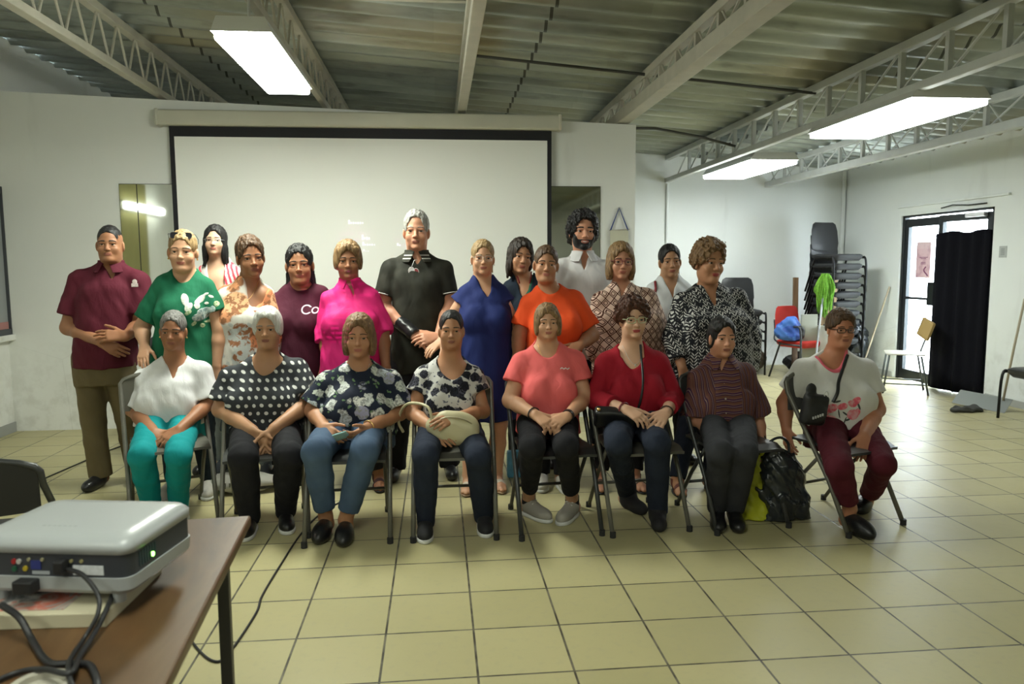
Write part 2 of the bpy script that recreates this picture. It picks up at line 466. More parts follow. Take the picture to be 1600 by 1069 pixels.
def floral(base, cols, scale=14.0, size=.42, leaf=None, seed=0.0):
    def fn(t, x, y, z, c):
        q = t.n('ShaderNodeMapping'); t.set(q.inputs['Vector'], c); t.set(q.inputs['Location'], (seed, seed * .7, seed * 1.3))
        c = q.outputs[0]
        wob = t.n('ShaderNodeMix', data_type='VECTOR'); t.set(wob.inputs[0], .035); t.set(wob.inputs[4], c); t.set(wob.inputs[5], t.noise(c, 30.0, 2.0, out='Color'))
        c2 = wob.outputs[1]
        d = t.voro(c2, scale); pick = t.xyz(t.voro(c2, scale, out='Color'))
        flower = t.ramp(pick[0], [(i / len(cols), k) for i, k in enumerate(cols)], 'CONSTANT')
        dark = t.mix(t.step(t.noise(c2, scale * 5, 2.0), .52, .06), flower, tuple(v * .45 for v in cols[0]))
        m = t.math('SUBTRACT', 1.0, t.step(d, size, .05))
        m = t.math('MULTIPLY', m, t.step(pick[1], .22, .02))
        col = t.mix(m, base, dark)
        if leaf:
            l = t.voro(c2, scale * 1.9); col = t.mix(t.math('MULTIPLY', t.math('SUBTRACT', 1.0, t.step(l, .25, .04)), t.math('SUBTRACT', 1.0, m)), col, leaf)
        return col
    return fn
def chevron(base, mark):
    def fn(t, x, y, z, c):
        nx = t.math('ADD', x, t.math('MULTIPLY', t.noise(c, 9.0, 2.0), .03))
        u = t.math('DIVIDE', t.math('ADD', nx, t.math('MULTIPLY', y, .4)), .036); fr = t.math('FRACT', u)
        tri = t.math('ABSOLUTE', t.math('SUBTRACT', fr, .5))
        v = t.math('FRACT', t.math('ADD', t.math('DIVIDE', z, .021), t.math('MULTIPLY', tri, 2.6)))
        m = t.math('LESS_THAN', v, .46)
        m = t.math('MULTIPLY', m, t.math('GREATER_THAN', tri, .06)); m = t.math('MULTIPLY', m, t.math('LESS_THAN', tri, .45))
        m = t.math('MULTIPLY', m, t.step(t.noise(c, 34.0, 3.0, .6), .46, .04))
        return t.mix(m, base, mark)
    return fn
def diamonds(base, line, pw=.052, ph=.060):
    def fn(t, x, y, z, c):
        u = t.math('DIVIDE', t.math('ADD', x, t.math('MULTIPLY', y, .25)), pw); v = t.math('DIVIDE', z, ph)
        a = t.math('ABSOLUTE', t.math('SUBTRACT', t.math('FRACT', u), .5)); b = t.math('ABSOLUTE', t.math('SUBTRACT', t.math('FRACT', v), .5))
        q = t.math('ADD', a, b)
        e1 = t.math('LESS_THAN', t.math('ABSOLUTE', t.math('SUBTRACT', q, .5)), .07); e2 = t.math('LESS_THAN', t.math('ABSOLUTE', t.math('SUBTRACT', q, .27)), .055)
        return t.mix(t.math('MAXIMUM', e1, e2), base, line)
    return fn
def stripes(t, x, y, z, c):
    u = t.math('DIVIDE', t.math('ADD', x, t.math('MULTIPLY', y, .3)), .024)
    fr = t.math('FRACT', u)
    vert = t.ramp(fr, [(0, (.115, .045, .035)), (.34, (.05, .018, .045)), (.52, (.28, .19, .15)), (.60, (.05, .018, .045)), (.80, (.15, .065, .05))], 'CONSTANT')
    hf = t.math('FRACT', t.math('DIVIDE', t.math('ADD', z, t.math('MULTIPLY', t.math('SINE', t.math('MULTIPLY', x, 60.0)), .003)), .034))
    hor = t.ramp(hf, [(0, (.14, .055, .04)), (.30, (.05, .016, .05)), (.45, (.26, .17, .14)), (.55, (.055, .018, .06)), (.78, (.17, .08, .06))], 'CONSTANT')
    m = t.math('LESS_THAN', t.math('ABSOLUTE', t.math('ADD', x, -.0)), .075)
    return t.mix(m, vert, hor)
LENSM = None
def lens_mat():
    t = NT('lens'); tr = t.n('ShaderNodeBsdfTransparent'); gl = t.n('ShaderNodeBsdfGlossy'); t.set(gl.inputs['Roughness'], .05)
    mx = t.n('ShaderNodeMixShader'); t.set(mx.inputs[0], .035); t.t.links.new(tr.outputs[0], mx.inputs[1]); t.t.links.new(gl.outputs[0], mx.inputs[2]); t.t.links.new(mx.outputs[0], t.o.inputs['Surface']); return t.m
LENSM = lens_mat()
GOLD = plain('gold', (.75, .48, .18), .3, 1.0); SILVER = plain('silver', (.7, .7, .7), .3, 1.0); BLACKP = plain('black_plastic', (.012, .012, .013), .4)
REDM = plain('red_frame', (.18, .02, .03), .4); WHITEP = plain('white_rubber', (.62, .62, .60), .6, var=.08); BLACKL = plain('black_leather', (.010, .010, .011), .36, bump=.2, bscale=90)
SUEDE = plain('black_suede', (.012, .011, .013), .8, bump=.2); OFFW = cloth('off_white_mesh', (.52, .50, .46), .75)
TINT = plain('dark_lens', (.012, .012, .014), .1)
# ------------------------------------------------------------------ people
N3 = lambda v: np.asarray(v, float) / max(1e-9, np.linalg.norm(v))
class Person:
    def __init__(self, Y, head, sh, tor, label, skin, name='person', sc=None, hy=-0.03, hrot=(0, 0, 0), seated=False, face=None, bust=0.0, yaw=0.0, hipw=0.09, zfloor=0.0, neckr=0.052):
        self.Y = Y; hx, ht, hb = head
        b = aty(hx, ht, Y); self.base = np.array([b[0], Y, 0.0]); self.skin = skin; self.name = name; self.label = label
        self.seated = seated; self.yaw = yaw
        top = self.w(hx, ht, hy); chin = self.w(hx, hb, hy - 0.08)
        self.s = (top[2] - chin[2]) / 0.242 if sc is None else sc
        self.hc = np.array([top[0], hy, top[2] - 0.125 * self.s])
        rx, ry, rz = hrot; self.Rh = rotm(rx, ry, rz)            # rx>0 tips the face down, rz>0 turns it to the viewer's right
        self.top_z = top[2]
        xl, yl, xr, yr = sh
        self.tipL = self.w(xl, yl); self.tipR = self.w(xr, yr)
        self.cx = (self.tipL[0] + self.tipR[0]) / 2; self.hsw = (self.tipR[0] - self.tipL[0]) / 2
        self.zsh = (self.tipL[2] + self.tipR[2]) / 2
        self.nb = np.array([0.5 * self.hc[0] + 0.5 * self.cx, 0.01, self.zsh + 0.058])
        self.JL = self.tipL + np.array([0.045, 0.01, -0.05]); self.JR = self.tipR + np.array([-0.045, 0.01, -0.05])
        L = []
        for (py, a, b2, f, bk) in tor:
            A = self.w(a, py); B = self.w(b2, py)
            L.append((A[2], (A[0] + B[0]) / 2, 0.0, (B[0] - A[0]) / 2, f, bk))
        L.append((self.zsh - 0.055, self.cx, 0.0, self.hsw * 0.84, 0.095, 0.105))
        L.append((self.zsh - 0.005, self.cx, 0.005, self.hsw * 0.60, 0.075, 0.085))
        L.append((self.nb[2], self.nb[0], 0.01, 0.062, 0.056, 0.062))
        L.append((self.nb[2] + 0.03, self.nb[0], 0.01, 0.05, 0.048, 0.054))
        self.L = sorted(L); self.bust = bust; self.neckr = neckr
        self.arms = []; self.legs = []; self.fine = []
        self.bs = S(); self.head(face or {})
        L0 = self.L; self.L = [(z, cx, cy, rx - (.014 if z < self.zsh - .30 else 0), f - (.012 if z < self.zsh - .30 else 0), b - (.012 if z < self.zsh - .30 else 0)) for z, cx, cy, rx, f, b in L0]; self.trunk(self.bs, -0.012); self.L = L0
    def w(self, px, py, dy=0.0): return aty(px, py, self.Y + dy) - self.base
    def g(self, px, py, z=0.0): return atz(px, py, z) - self.base
    def hp(self, *v): return self.hc + self.Rh @ (self.s * np.array(v, float))
    def hfn(self, f):
        R, c, s = self.Rh, self.hc, self.s
        def fn(x, y, z):
            px, py, pz = x - c[0], y - c[1], z - c[2]
            return s * f(*[(px * R[0, i] + py * R[1, i] + pz * R[2, i]) / s for i in range(3)])
        return fn
    def hel(self, S_, c, r, k=0.012, mode='add', R=None):
        S_.el(self.hp(*c), np.array(r) * self.s, self.Rh if R is None else self.Rh @ R, k, mode)
    def head(self, f):
        fw = f.get('w', 1.0); jaw = f.get('jaw', 0.5); fat = f.get('fat', 0.3); nose = f.get('nose', 1.0); b = S()
        self.hel(b, (0, .012, .035), (.073 * fw, .093, .085))
        self.hel(b, (0, -.022, -.042), (.060 * fw, .061, .074), 0.03)
        self.hel(b, (0, -.064, -.099), (.023 * fw, .020, .016), 0.022)
        for sx in (-1, 1):
            self.hel(b, (sx * .036 * fw, -.010, -.066), (.011 + .009 * jaw, .045, .032), 0.022)
            self.hel(b, (sx * .037 * fw, -.055, -.036), (.026, .018 + .006 * fat, .024), 0.018)
            self.hel(b, (sx * .074 * fw, .010, -.012), (.010, .020, .031), 0.008, R=rotm(0, 0, sx * 0.35))
            self.hel(b, (sx * .033, -.089, -.002), (.019, .0185, .0115), 0.012, 'sub')
            self.hel(b, (sx * .032, -.0690, .0075), (.0180, .0122, .0064), 0.005)
            self.hel(b, (sx * .032, -.0680, -.0100), (.0165, .0105, .0048), 0.006)
        self.hel(b, (0, -.066, .019), (.052 * fw, .015, .011), 0.016)
        b.rc(self.hp(0, -.074, .012), self.hp(0, -.094, -.031), .0058 * self.s, .0092 * self.s * nose, 0.010)
        self.hel(b, (0, -.097, -.034), (.0112 * nose, .0105 * nose, .0100), 0.007)
        for sx in (-1, 1): self.hel(b, (sx * .0115 * nose, -.086, -.0375), (.0070, .009, .0068), 0.005)
        self.hel(b, (0, -.0735, -.064), (.024, .011, .013), 0.014)           # mouth mound
        b.rc(self.hp(-.019, -.090, -.0665), self.hp(.019, -.090, -.0665), .0016 * self.s, None, 0.005, 'sub')
        for sx in (-1, 1): b.rc(self.hp(sx * .019, -.087, -.043), self.hp(sx * .032, -.074, -.072), .0006 * self.s, .0004 * self.s, 0.0055, 'sub')
        if fat > 0.5: self.hel(b, (0, -.032, -.104), (.040 * fw, .042, .022), 0.03)
        self.hs = b
        nk = self.nb + np.array([0, 0.005, -0.03])
        self.bs.ops += b.ops
        self.bs.rc(nk, self.hp(0, .018, -.06), self.neckr * 1.08, self.neckr, 0.035)
        R = 0.125 * self.s; self.fine.append((self.hc - R, self.hc + R))
    def trunk(self, s, grow, z0=None, z1=None, k=0.03):
        s.loft(self.L, grow, k, yaw=self.yaw, z0=z0, z1=z1)
        for J, sx in ((self.JL, 1), (self.JR, -1)):
            s.rc(self.nb + np.array([-sx * 0.035, 0.01, -0.040]), J + np.array([sx * 0.005, 0, 0.004]), 0.047 + grow, 0.052 + grow, 0.045)
            s.rc(J, J + np.array([sx * .04, 0, -.06]), 0.052 + grow, 0.05 + grow, 0.04)
        if self.bust:
            zs = self.zsh - 0.20; row = np.array(self.L); f = np.interp(zs, row[:, 0], row[:, 4]); rx = np.interp(zs, row[:, 0], row[:, 3]); cx = np.interp(zs, row[:, 0], row[:, 1])
            for sx in (-1, 1): s.el((cx + sx * rx * 0.46, -f * 0.80, zs), np.array([rx * 0.42, self.bust, 0.072]) + grow, None, 0.05)
    # ---------------- arms and hands
    def arm(self, side, E=None, W=None, H=None, n=(0, -.55, .83), curl=(.35, .45, .3), r=(.050, .040, .036, .026), thumb=None, hs=0.95, spread=1.0):
        sx = -1 if side == 'L' else 1
        J = self.JL if side == 'L' else self.JR
        E = J + np.array([sx * .035, .02, -.28]) if E is None else self.w(*E)
        W = E + np.array([-sx * .015, -.07, -.235]) if W is None else self.w(*W)
        self.bs.rc(J, E, r[0], r[1], 0.02); self.bs.rc(E, E * .65 + W * .35, r[1] * .97, r[2] * 1.04, 0.02); self.bs.rc(E * .65 + W * .35, W, r[2] * 1.04, r[3], 0.02)
        H = W + N3(W - E) * 0.17 if H is None else self.w(*H)
        tips = self.hand(W, N3(H - W), np.array(n, float), side, curl, hs, thumb, spread)
        self.arms.append(dict(side=side, J=J, E=E, W=W, r=r, H=H))
        return tips
    def hand(self, W, f, n, side, curl, s, thumb=None, spread=1.0):
        n = N3(n - f * (n @ f)); t = np.cross(n, f) if side == 'L' else np.cross(f, n)
        b = self.bs; pts = [W]
        ks = ((.027, .088, .070), (.009, .092, .078), (-.010, .088, .072), (-.027, .080, .057))
        for off, kn, ln in ks:
            K = W + s * (f * kn + t * off * spread)
            b.rc(W + t * off * .55 * s + f * .012, K, .0135 * s, .0105 * s, 0.016)
        for i, (off, kn, ln) in enumerate(ks):
            p = W + s * (f * kn + t * off * spread); a = 0.0; d0 = N3(f + t * off * 2.2 * spread)
            for j, fr in enumerate((.45, .31, .24)):
                a += curl[j] * (1 + .12 * (i - 1)); d = d0 * math.cos(a) - n * math.sin(a)
                q = p + d * ln * fr * s
                b.rc(p, q, (.0088 - .0008 * j) * s, (.0082 - .0009 * j) * s, 0.003); p = q; pts.append(q)
        p = W + s * (f * .022 + t * .022); th = N3(f * .75 + t * .65 - n * .25) if thumb is None else N3(np.array(thumb, float))
        q = p + th * .046 * s; b.rc(p, q, .0145 * s, .0105 * s, 0.012)
        th2 = N3(th * .8 + f * .5 - n * .1); q2 = q + th2 * .032 * s; b.rc(q, q2, .0100 * s, .0088 * s, 0.004)
        q3 = q2 + N3(th2 + f * .3) * .024 * s; b.rc(q2, q3, .0090 * s, .0070 * s, 0.004); pts += [q, q3]
        P = np.array(pts); self.fine.append((P.min(0) - .015, P.max(0) + .015))
        return P
    # ---------------- legs
    def leg(self, side, hip=None, K=None, A=None, T=None, shoe='shoe', r=(.078, .058, .052, .036)):
        sx = -1 if side == 'L' else 1
        Hh = self.top_z; row = self.L[0]
        hip = np.array([row[1] + sx * .085, 0.0, 0.50 * Hh if not self.seated else 0.535]) if hip is None else np.asarray(hip, float)
        if A is None:
            A = np.array([hip[0] + sx * .02, 0.03, 0.09])
        if K is None: K = (hip * .47 + A * .53) + np.array([0, -.02, 0])
        if T is None: T = A + np.array([sx * .04, -.16, 0])
        T = np.array([T[0], T[1], 0.03])
        b = self.bs
        b.rc(hip, K, r[0], r[1], 0.03); b.rc(K, K * .6 + A * .4, r[1] * .92, r[2], 0.02); b.rc(K * .6 + A * .4, A, r[2], r[3], 0.02)
        d = N3((T - A) * np.array([1, 1, 0])); ball = A + d * .11; ball[2] = .035
        b.rc(A, np.array([*(A - d * .03)[:2], .045]), r[3] * .95, .033, .02); b.rc(np.array([*(A - d * .02)[:2], .05]), ball, .036, .030, .02)
        for o in (-.022, 0, .022):
            e = np.array([-d[1], d[0], 0]) * o
            b.rc(ball + e, ball + e + d * (.055 - abs(o)) + np.array([0, 0, -.012]), .017, .013, .008)
        self.legs.append(dict(side=side, hip=hip, K=K, A=A, d=d, r=r, shoe=shoe))
    # ---------------- finish the body
    def body(self):
        b = self.bs.bounds(0.015); fx = [(a[0], c[0]) for a, c in self.fine]; fy = [(a[1], c[1]) for a, c in self.fine]; fz = [(a[2], c[2]) for a, c in self.fine]
        ax = [axis(b[0][i], b[1][i], .0085, f, .0034) for i, f in enumerate((fx, fy, fz))]
        self.o = sculpt(self.name, self.bs, self.skin, None, ax=ax, it=1, w=.3)
        self.o.location = Vector(self.base)
        tag(self.o, self.label, 'person', None, 'thing')
        self.features(); return self.o
    def region(self, name, f, c, R, mat, off=.0015, h=.0018, base=None, parent=None):
        s = S([o for o in (base or self.hs).ops]); s.shift(-off)
        s.put(self.hfn(f), None, 0, 'and')
        C = self.hp(*c); R = np.array(R) * self.s
        return sculpt(name, s, mat, parent or self.o, h, bb=np.array([C - R, C + R]))
    def features(self):
        F = self.fopt
        for sx in (-1, 1):
            o = bpy.data.objects.new('eye', EYE); COL.objects.link(o); o.parent = self.o
            o.location = Vector(self.hp(sx * .032, -.0665, -.001)); o.scale = (self.s,) * 3
            o.rotation_euler = (Matrix(self.Rh.tolist()) @ Matrix.Rotation(sx * 0.06 + F.get('gaze', 0), 3, 'Z')).to_euler()
            th = F.get('brow_t', .0032); bz = F.get('brow_z', .0225)
            def br(x, y, z, sx=sx):
                u = (x * sx - .033) / .021
                return np.maximum(np.abs(z - (bz - .004 * u * u - .002 * u)) - th * (1 - .45 * np.clip(u, 0, 1)), (np.abs(u) - 1) * .021) + (y > 0) * 0.1
            self.region('eyebrow', br, (sx * .034, -.075, .02), (.026, .03, .014), F.get('brow', HAIRM['dark']), .0018, .002)
        sm = F.get('smile', 0.0)
        def lips(x, y, z):
            z = z - sm * 14 * x * x
            a = np.sqrt((x / .0255) ** 2 + ((z + .0632) / .0050) ** 2) - 1; b = np.sqrt((x / .0215) ** 2 + ((z + .0712) / .0064) ** 2) - 1
            return np.minimum(a, b) * .005 + (y > 0) * .1
        self.region('lips', lips, (0, -.086, -.066 + sm * .003), (.031, .022, .014), F.get('lip', LIPM), .0014, .0016)
        if F.get('teeth'):
            self.region('teeth', lambda x, y, z: np.maximum(np.maximum(np.abs(z + .0668 - sm * 14 * x * x) - .0032 * (1 - (x / .019) ** 2), np.abs(x) - .018), y), (0, -.086, -.064), (.024, .022, .012), WHITEP, .0020, .0015)
        if F.get('beard'):
            def bd(x, y, z):
                m = np.sqrt((x / .026) ** 2 + ((z + .0675 - sm * 14 * x * x) / .0105) ** 2) - 1
                return np.maximum(np.maximum(z + .052 - np.clip((np.abs(x) - .045) * 2.0, 0, .05), y - .005), -m * .01)
            s_off = F['beard']
            self.region('beard', bd, (0, -.05, -.075), (.085, .075, .065), F.get('beardm', HAIRM['black']), s_off, .003)
    # ---------------- clothes
    def neckcut(self, s, spec):
        kind, px, py, hw = spec[:4]; B = self.w(px, py, -.1); xb, zb = B[0], B[2]; zt = self.nb[2] + .03; ycut = self.nb[1] + .0
        nb = self.nb
        if kind == 'v':
            al = math.atan2(hw, zt - zb)
            fn = lambda x, y, z: np.maximum(np.abs(x - xb - (nb[0] - xb) * np.clip((z - zb) / (zt - zb), 0, 1)) * math.cos(al) - (z - zb) * math.sin(al), y - ycut)
        elif kind == 'sq':
            fn = lambda x, y, z: np.maximum(np.maximum(np.abs(x - xb) - hw, zb - z), y - ycut)
        else:
            rz = zt - zb
            fn = lambda x, y, z: np.maximum((np.sqrt(((x - xb) / hw) ** 2 + ((z - zt) / rz) ** 2) - 1) * min(hw, rz), y - ycut)
        s.put(fn, np.array([[xb - .25, -.5, zb - .02], [xb + .25, ycut + .02, zt + .1]]), .006, 'sub')
        br = spec[4] if len(spec) > 4 else 0.062
        s.rc(nb + np.array([0, .01, -.015]), nb + np.array([0, .0, .15]), br, br + .02, .006, 'sub')
    def top(self, name, mat, hem, neck=(), sleeves=None, grow=0.003, fold=.0042, slr=1.0, h=.0065, flare=1.0, lower=(), parent=None, keep=True, fseed=None, extra=None):
        """hem: z of the lower edge; sleeves: {'L': t} with t in 0..1 the upper arm, 1..2 the forearm; lower: further loft rows (z, cx, cy, rx, f, b)"""
        s = S(); L = self.L
        if lower: self.L = sorted([r for r in L if r[0] > max(q[0] for q in lower) + .01] + list(lower))
        self.trunk(s, grow); self.L = L
        for a in self.arms:
            t = (sleeves or {}).get(a['side'])
            if not t: continue
            J, E, W, r = a['J'], a['E'], a['W'], a['r']; g = grow + .010
            if t <= 1:
                end = J + (E - J) * t
                s.capped([(J, J + (E - J) * min(1.0, t + .12), r[0] + g, (r[0] + (r[1] - r[0]) * t + g + .006) * slr)], end, E - J, .02)
            else:
                end = E + (W - E) * (t - 1); re = (r[1] + (r[3] - r[1]) * (t - 1) + g) * slr
                s.capped([(J, E, r[0] + g, (r[1] + g) * (1 + (slr - 1) * .5)), (E, E + (W - E) * min(1, t - 1 + .1), (r[1] + g) * (1 + (slr - 1) * .5), re)], end, W - E, .02)
        if extra: extra(s)
        for nk in (neck if (neck and isinstance(neck[0], tuple)) else ((neck,) if neck else ())): self.neckcut(s, nk)
        s.cut((0, 0, hem), (0, 0, -1), .004)
        if fold:
            sd = (self.base[0] * 7.3 + self.Y * 3.1) if fseed is None else fseed
            s.noise(fold, (26, 26, 15), None, sd); s.noise(fold * .5, (60, 50, 26), None, sd + 2)
        self.topS = s
        b = s.bounds(.02); b[0][2] = hem - .02
        return sculpt(name, s, mat, parent or self.o, h, bb=b)
    def _cutbb(self, end, d, R):
        d = N3(d); c = end + d * R * .9
        return np.array([c - R, c + R])
    def pants(self, name, mat, hems=(1.0, 1.0), grow=.012, waist=None, fold=.003, h=.007, flare=0.0, r=None, slim=1.0):
        s = S()
        wz = (self.legs[0]['hip'][2] + .14) if waist is None else waist
        hz = self.legs[0]['hip'][2]
        s.loft(self.L, -.009, .03, z1=wz)
        for l, hm in zip(self.legs, hems):
            hip, K, A, rr = l['hip'], l['K'], l['A'], np.array(l['r'] if r is None else r)
            end = K + (A - K) * hm
            r4 = rr[2] + grow; M_ = K * .6 + A * .4; re = (rr[2] + (rr[3] - rr[2]) * max(0, (hm - .4) / .6) * slim) + grow + flare
            s.capped([(hip, K, rr[0] + grow, rr[1] + grow), (K, M_, rr[1] * .94 + grow, max(r4, re)), (M_, end + N3(A - K) * .03, max(r4, re), re)], end, A - K, .03)
        if not self.seated: s.cut((0, 0, wz), (0, 0, 1), .004)
        if fold:
            s.noise(fold, (22, 22, 14), None, self.base[0] * 5.1 + 1); s.noise(fold * .6, (55, 55, 34), None, self.base[0] * 3.3)
        b = s.bounds(.02); b[1][2] = min(b[1][2], wz + .02)
        return sculpt(name, s, mat, self.o, h, bb=b)
    def shoes(self, mat, sole=None, style='shoe', name='shoe', ln=.240, wd=.043, hi=.050, collar=.0):
        for l in self.legs:
            A, d = l['A'], l['d']; R = np.stack([np.array([-d[1], d[0], 0]), d, np.array([0, 0, 1.0])], 1)
            heel = np.array([A[0], A[1], 0]) - d * .055; c = heel + d * ln / 2
            if style == 'sandal':
                s = S(); s.el(c + np.array([0, 0, .010]), (wd + .002, ln / 2, .012), R, .0); s.cut((0, 0, .001), (0, 0, -1)); s.cut((0, 0, .016), (0, 0, 1))
                o = sculpt('sandal', s, sole or mat, self.o, .005)
                for q, wv in ((.62, .018), (.28, .012)):
                    st = S(self.bs.ops); st.shift(-.004); p = heel + d * ln * q
                    st.put(lambda x, y, z, p=p, wv=wv: np.abs((x - p[0]) * d[0] + (y - p[1]) * d[1]) - wv, None, 0, 'and')
                    sculpt('strap', st, mat, o, .004, bb=np.array([[p[0] - .07, p[1] - .07, .004], [p[0] + .07, p[1] + .07, .085]]))
                continue
            s = S(); z0 = .022 if sole else .0
            s.el(heel + d * ln * .30 + np.array([0, 0, .048]), (wd * .88, ln * .32, hi * 1.05), R, .0); s.el(heel + d * ln * .68 + np.array([0, 0, .034]), (wd, ln * .33, hi * .82), R, .03)
            if style == 'clog': s.el(heel + d * ln * .60 + np.array([0, 0, .05]), (wd, ln * .28, hi * .8), R, .03)
            elif style == 'boot': s.rc(A + np.array([0, 0, .03]), heel + d * .07 + np.array([0, 0, .05]), l['r'][3] + .016, .045, .03)
            else: s.rc(heel + d * .055 + np.array([0, 0, .06]), heel + d * .055 + np.array([0, 0, .075 + collar]), .036, .036, .02)
            s.cut((0, 0, z0 * .8), (0, 0, -1), .003)
            o = sculpt(name, s, mat, self.o, .0055)
            if sole:
                t = S(); t.el(heel + d * ln * .28 + np.array([0, 0, .012]), (wd * .95, ln * .31, .05), R, .0); t.el(heel + d * ln * .68 + np.array([0, 0, .012]), (wd * 1.06, ln * .345, .05), R, .03)
                t.cut((0, 0, .0005), (0, 0, -1), .002); t.cut((0, 0, z0), (0, 0, 1), .003); sculpt('sole', t, sole, o, .005)
                if style == 'lace':
                    m = MB(); nrm = R[:, 0]
                    for i in range(4):
                        p = heel + d * ln * (.40 + .07 * i) + np.array([0, 0, .098 - .011 * i]); m.tube([p - nrm * .024 - np.array([0, 0, .006]), p + np.array([0, 0, .003]), p + nrm * .024 - np.array([0, 0, .006])], .0035, 6)
                    m.build('laces', sole, o, 60)
    def decal(self, name, mat, f, bb, off=.0016, h=.003, parent=None, base=None):
        """a printed mark that lies on the shirt: f(x, z) < 0 in the person's own coordinates"""
        s = S((base or self.topS).ops); s.shift(-off); s.put(lambda x, y, z: np.maximum(f(x, z) + 0 * y, y - 0.0), None, 0, 'and')
        return sculpt(name, s, mat, parent or self.o, h, bb=np.asarray(bb), it=0)
    def collar(self, mat, z=None, name='collar', flare=.55, hgt=.05, rn=None, gap=.5, parent=None, stand=.012):
        nb = self.nb; zc = nb[2] + stand if z is None else z; rn = (self.neckr + .014) if rn is None else rn; c = nb + np.array([0, -.002, 0])
        def fn(x, y, z_):
            rr = np.sqrt((x - c[0]) ** 2 + ((y - c[1]) * 1.02) ** 2); up = zc - z_
            want = rn + np.clip(up, 0, 1) * flare
            d = np.abs(rr - want) * .85 - .005
            drop = hgt * (1 + .35 * np.clip(-(y - c[1]) / .08, 0, 1))
            d = np.maximum(d, np.maximum(up - drop, -up - .012))
            return np.maximum(d, np.where(y < c[1], (up + .022) * gap - np.abs(x - c[0]), -1))
        s = S(); s.put(fn, np.array([c - .16, c + .16]), 0); return sculpt(name, s, mat, parent or self.o, .004, bb=np.array([[c[0] - .14, c[1] - .14, zc - .085], [c[0] + .14, c[1] + .14, zc + .02]]))
    # ---------------- hair
    def hair(self, mat, t=(.010, .012, .014), cut=-.03, op=(.064, .100, -.012), add=(), after=(), ears=True, amp=.0025, fr=(230, 230, 26), nape=.35, name='hair', h=.004, cuts=(), curly=0, side=None):
        s = S(); self.hel(s, (0, .014, .037), (.074 + t[0], .094 + t[1], .086 + t[2]))
        for c, r in add: self.hel(s, c, r, .025)
        zc = self.hp(0, 0, cut); n = self.Rh @ N3((0, -nape, -1)); s.cut(self.hp(0, .02, cut), n, .008)
        self.hel(s, (0, -.135, op[2] + .008), (op[0] + .003, .117, op[1]), .012, 'sub')
        self.hel(s, (0, -.085, -.07), (.062, .07, .075), .01, 'sub')
        if ears:
            for sx in (-1, 1): self.hel(s, (sx * .088, -.002, -.016), (.022, .026, .036), .008, 'sub')
        for c, r in cuts: self.hel(s, c, r, .008, 'sub')
        for a in after:
            if len(a) == 2: self.hel(s, a[0], a[1], .014)
            else: up = .010 if a[0][2] > .05 and a[0][1] < -.05 else 0; s.rc(self.hp(a[0][0], a[0][1] + up * .5, a[0][2] + up), self.hp(a[1][0], a[1][1] + up * .6, a[1][2] + up * 1.4), a[2] * self.s, a[3] * self.s, .02)
        if curly: s.noise(curly, (95, 95, 95), None, self.base[0] * 3); s.noise(curly * .7, (190, 170, 180), None, 1.0)
        s.noise(amp, fr, None, self.base[0] * 2.0, .6)
        return sculpt(name, s, mat, self.o, h, it=1, w=.3)
    def ponytail(self, mat): pass
    # ---------------- small things worn
    def glasses(self, mat, w=.025, hh=.018, z=-.002, y=-.094, r=.0017, up=False, tint=None):
        m = MB(); dz, dy = (0, 0)
        P = lambda x, y_, z_: self.hp(x, y_, z_)
        if up: z, y = .095, -.062
        for sx in (-1, 1):
            pts = []
            for k in range(18):
                a = 2 * PI * k / 18; ca, sa = math.cos(a), math.sin(a); q = (abs(ca) ** .6, abs(sa) ** .6)
                lx = math.copysign(q[0], ca) * w; lz = math.copysign(q[1], sa) * hh
                pts.append(P(sx * .034 + lx, y + abs(sx * .034 + lx) * .16 + (lz * .55 if up else 0), z + lz))
            m.tube(pts, r * self.s, 6, True)
            m.tube([P(sx * (.034 + w), y + .0095, z + .006), P(sx * .0755, y + .035, z + .007), P(sx * .082, (.0 if not up else .03), z - (.0 if not up else .02)), P(sx * .080, .014 if not up else .05, z - (.006 if not up else .05))], r * self.s, 6)
        m.tube([P(-.011, y + .001, z + .004), P(0, y - .003, z + .007), P(.011, y + .001, z + .004)], r * self.s, 6)
        o = m.build('glasses', mat, self.o, 180)
        l = MB()
        for sx in (-1, 1):
            ring = []
            for k in range(18):
                a = 2 * PI * k / 18; ca, sa = math.cos(a), math.sin(a)
                lx = math.copysign(abs(ca) ** .6, ca) * w; lz = math.copysign(abs(sa) ** .6, sa) * hh
                ring.append(P(sx * .034 + lx, y + abs(sx * .034 + lx) * .16 + (lz * .55 if up else 0), z + lz))
            l.poly(ring, self.Rh @ np.array([0, .0008, 0]))
        l.build('lens', tint or LENSM, o); return o
    def earrings(self, mat, r=.005, sides=(-1, 1)):
        for sx in sides:
            m = MB(); m.sphere(self.hp(sx * .081, .004, -.046), r * self.s, 6, (1, 1, 1.3)); m.build('earring', mat, self.o, 180)
    def necklace(self, mat, py=None, px=None, w=.055, r=.0015, drop=None, pend=True):
        zt = self.nb[2] + .0; d = .09 if drop is None else drop; pts = []
        for k in range(25):
            u = -1 + k / 12; pts.append((self.nb[0] + u * w, u, zt - d * (1 - u * u)))
        out = []
        for x, u, z in pts: out.append(np.array([x, self.surf(x, z) - .003, z]))
        m = MB(); m.tube(out, r, 6)
        if pend: m.sphere(out[12] + np.array([0, -.002, -.008]), .006, 6, (1, .5, 1.3))
        return m.build('necklace', mat, self.o, 180)
    def surf(self, x, z, s=None):
        """front of the body (or garment s) at x, z"""
        ys = np.arange(-.45, .12, .004); A = (s or self.bs).field([np.array([x - 1e-4, x]), ys, np.array([z - 1e-4, z])])[1, :, 1]
        i = np.argmax(A < 0); return ys[i] if A[i] < 0 else -.06
